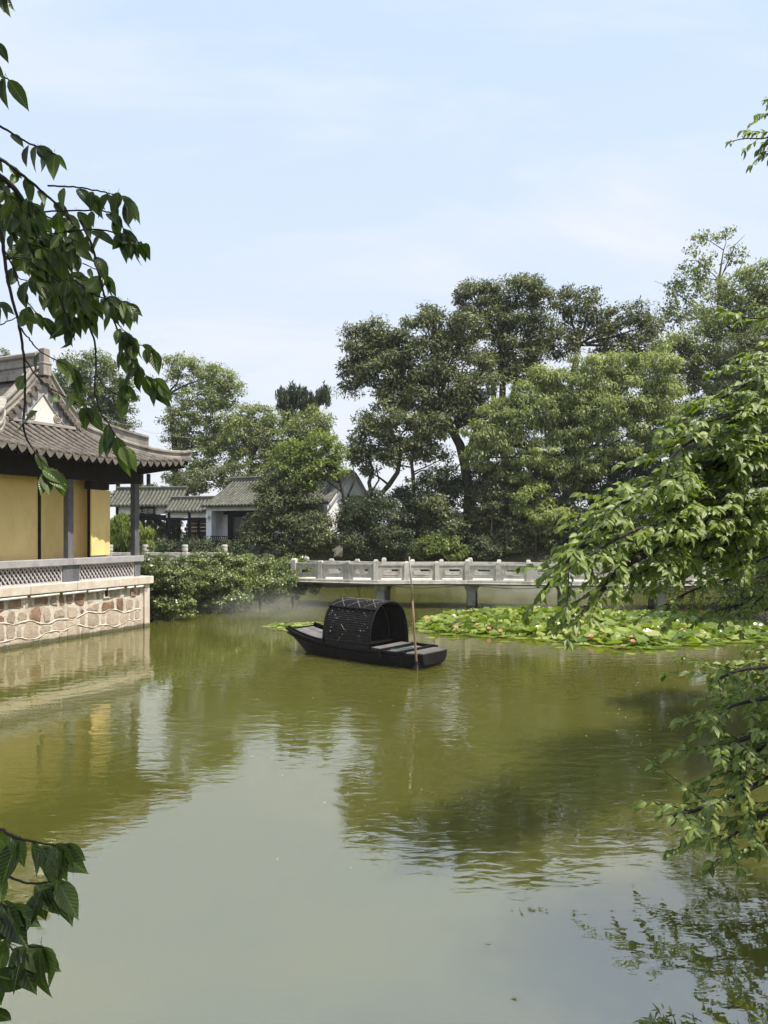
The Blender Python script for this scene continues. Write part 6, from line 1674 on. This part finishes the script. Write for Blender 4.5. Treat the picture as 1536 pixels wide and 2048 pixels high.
# more of the crown, out of frame on the right, seen in the water
for k in range(8):
    x0 = 1720 + 30 * (k % 5)
    bough([(x0 + 300, 480 + 55 * k, 9.5), (x0 + 120, 510 + 60 * k, 9.0), (x0 - 40, 540 + 62 * k, 8.6)], .03, .01, .13, .10, .8, .1)
vis = []
for mt, vi, sz in r_leaves:
    p = mt.translation; px = CX + p.x / p.y * FPX; py = HY - (p.z - EYE) / p.y * FPX
    vis.append(sz / p.y if (0 < px < 1536 and 0 < py < 2048) else 0)
order = sorted(range(len(r_leaves)), key=lambda i: -vis[i])
big = set(order[:300])
for i in order[:300]: piece('leaf', RL[r_leaves[i][1]], rtree, r_leaves[i][0])
leaf_mass([(r_leaves[i][0], r_leaves[i][1]) for i in range(len(r_leaves)) if i not in big], 'crown', M_rleaf2, rtree)
print('right leaves', len(r_leaves))
# crown of the same tree above the frame, plus unseen leaf masses added to shade the lower boughs; both shade the right side of the pond
cm = crown_mesh('upper_crown_and_shade', [(10.2, 10.6, 7.6, 2.2, 2.0, 1.5), (10.8, 9.4, 6.0, 1.8, 2.0, 1.6), (5.2, 3.9, 4.7, 1.9, 1.5, 0.8), (6.6, 3.0, 5.0, 1.7, 1.5, 1.0), (4.6, 2.6, 4.6, 1.4, 1.1, .7), (3.6, 2.2, 5.0, 1.3, 1.1, .7)], 15, .13, .07, 6.5, .5, .4)
co = bpy.data.objects.new('upper_crown_and_shade', cm); COL.objects.link(co); cm.materials.append(LM['mid']); co.parent = rtree; co.location = -ORIGIN[rtree.name]
# a bush top just under the camera
tree('bank_bush', 'small bush top poking up from the near bank at the bottom right', 'bush', 4.3, [(1350, 2140, .02), (1350, 2070, .015)], [(1345, 2050, 40, 18), (1385, 2062, 36, 18), (1310, 2066, 34, 16)], 'light', ll=.07, lw=.022, seed=120, lai=2.5, sub=.08, limbs=False, crown_name='foliage', trunk_name='stem')

# ------------------------------------------------------------------ drifting mist over the water
def mist(name, label, c, r, dens, seed):
    m = bpy.data.materials.new(name + '_air'); m.use_nodes = True; n, l = m.node_tree.nodes, m.node_tree.links
    n.remove(n['Principled BSDF'])
    v = n.new('ShaderNodeVolumePrincipled'); v.inputs['Color'].default_value = (0.95, 0.96, 0.97, 1); v.inputs['Anisotropy'].default_value = 0.25
    tc = n.new('ShaderNodeTexCoord')
    ln = n.new('ShaderNodeVectorMath'); ln.operation = 'LENGTH'; l.new(tc.outputs['Object'], ln.inputs[0])
    mr = n.new('ShaderNodeMapRange'); mr.inputs['From Min'].default_value = 0.15; mr.inputs['From Max'].default_value = 1.0; mr.inputs['To Min'].default_value = 1.0; mr.inputs['To Max'].default_value = 0.0
    l.new(ln.outputs['Value'], mr.inputs['Value'])
    no = pos_noise(n, l, 0.9, 3, 0.55, (1, 1, 1.6), 0.5)
    nr = ramp(n, l, no.outputs['Fac'], [(0.35, 0.1), (0.7, 1.0)])
    sq = n.new('ShaderNodeMath'); sq.operation = 'POWER'; sq.inputs[1].default_value = 2.2; l.new(mr.outputs[0], sq.inputs[0])
    a = n.new('ShaderNodeMath'); a.operation = 'MULTIPLY'; l.new(sq.outputs[0], a.inputs[0]); l.new(nr.outputs[0], a.inputs[1])
    b = n.new('ShaderNodeMath'); b.operation = 'MULTIPLY'; l.new(a.outputs[0], b.inputs[0]); b.inputs[1].default_value = dens
    l.new(b.outputs[0], v.inputs['Density']); l.new(v.outputs[0], n['Material Output'].inputs['Volume'])
    q = MB(); k = 14
    for i in range(9):
        ph = -math.pi / 2 + math.pi * i / 8
        for j in range(k): q.v.append((math.cos(ph) * math.cos(6.2832 * j / k), math.cos(ph) * math.sin(6.2832 * j / k), math.sin(ph)))
    for i in range(8):
        for j in range(k): q.f.append((i * k + j, i * k + (j + 1) % k, (i + 1) * k + (j + 1) % k, (i + 1) * k + j))
    o = obj(name, q, m); o.location = c; o.scale = r; tag(o, label, 'mist', kind='stuff')
mist('mist', 'thin white mist drifting on the water below the hedge', (-3.6, 25.4, 0.25), (3.6, 2.6, 1.0), 0.22, 1)
mist('mist', 'thin mist hanging over the water behind the bridge and lilies', (6.6, 32.0, 0.4), (6.5, 3.4, 1.1), 0.2, 2)


# ------------------------------------------------------------------ the summer air
hm = bpy.data.materials.new('summer_air'); hm.use_nodes = True
hn, hl = hm.node_tree.nodes, hm.node_tree.links
hn.remove(hn['Principled BSDF'])
hv = hn.new('ShaderNodeVolumePrincipled'); hv.inputs['Color'].default_value = (0.95, 0.95, 0.95, 1); hv.inputs['Density'].default_value = 0.00035; hv.inputs['Anisotropy'].default_value = 0.2
hl.new(hv.outputs[0], hn['Material Output'].inputs['Volume'])
hb = MB(); hb.box(-1200, 1200, -1200, 1200, -10.0, 30.0)
ho = obj('haze', hb, hm); tag(ho, 'thin pale summer haze in the air over the whole garden', 'haze', kind='stuff')
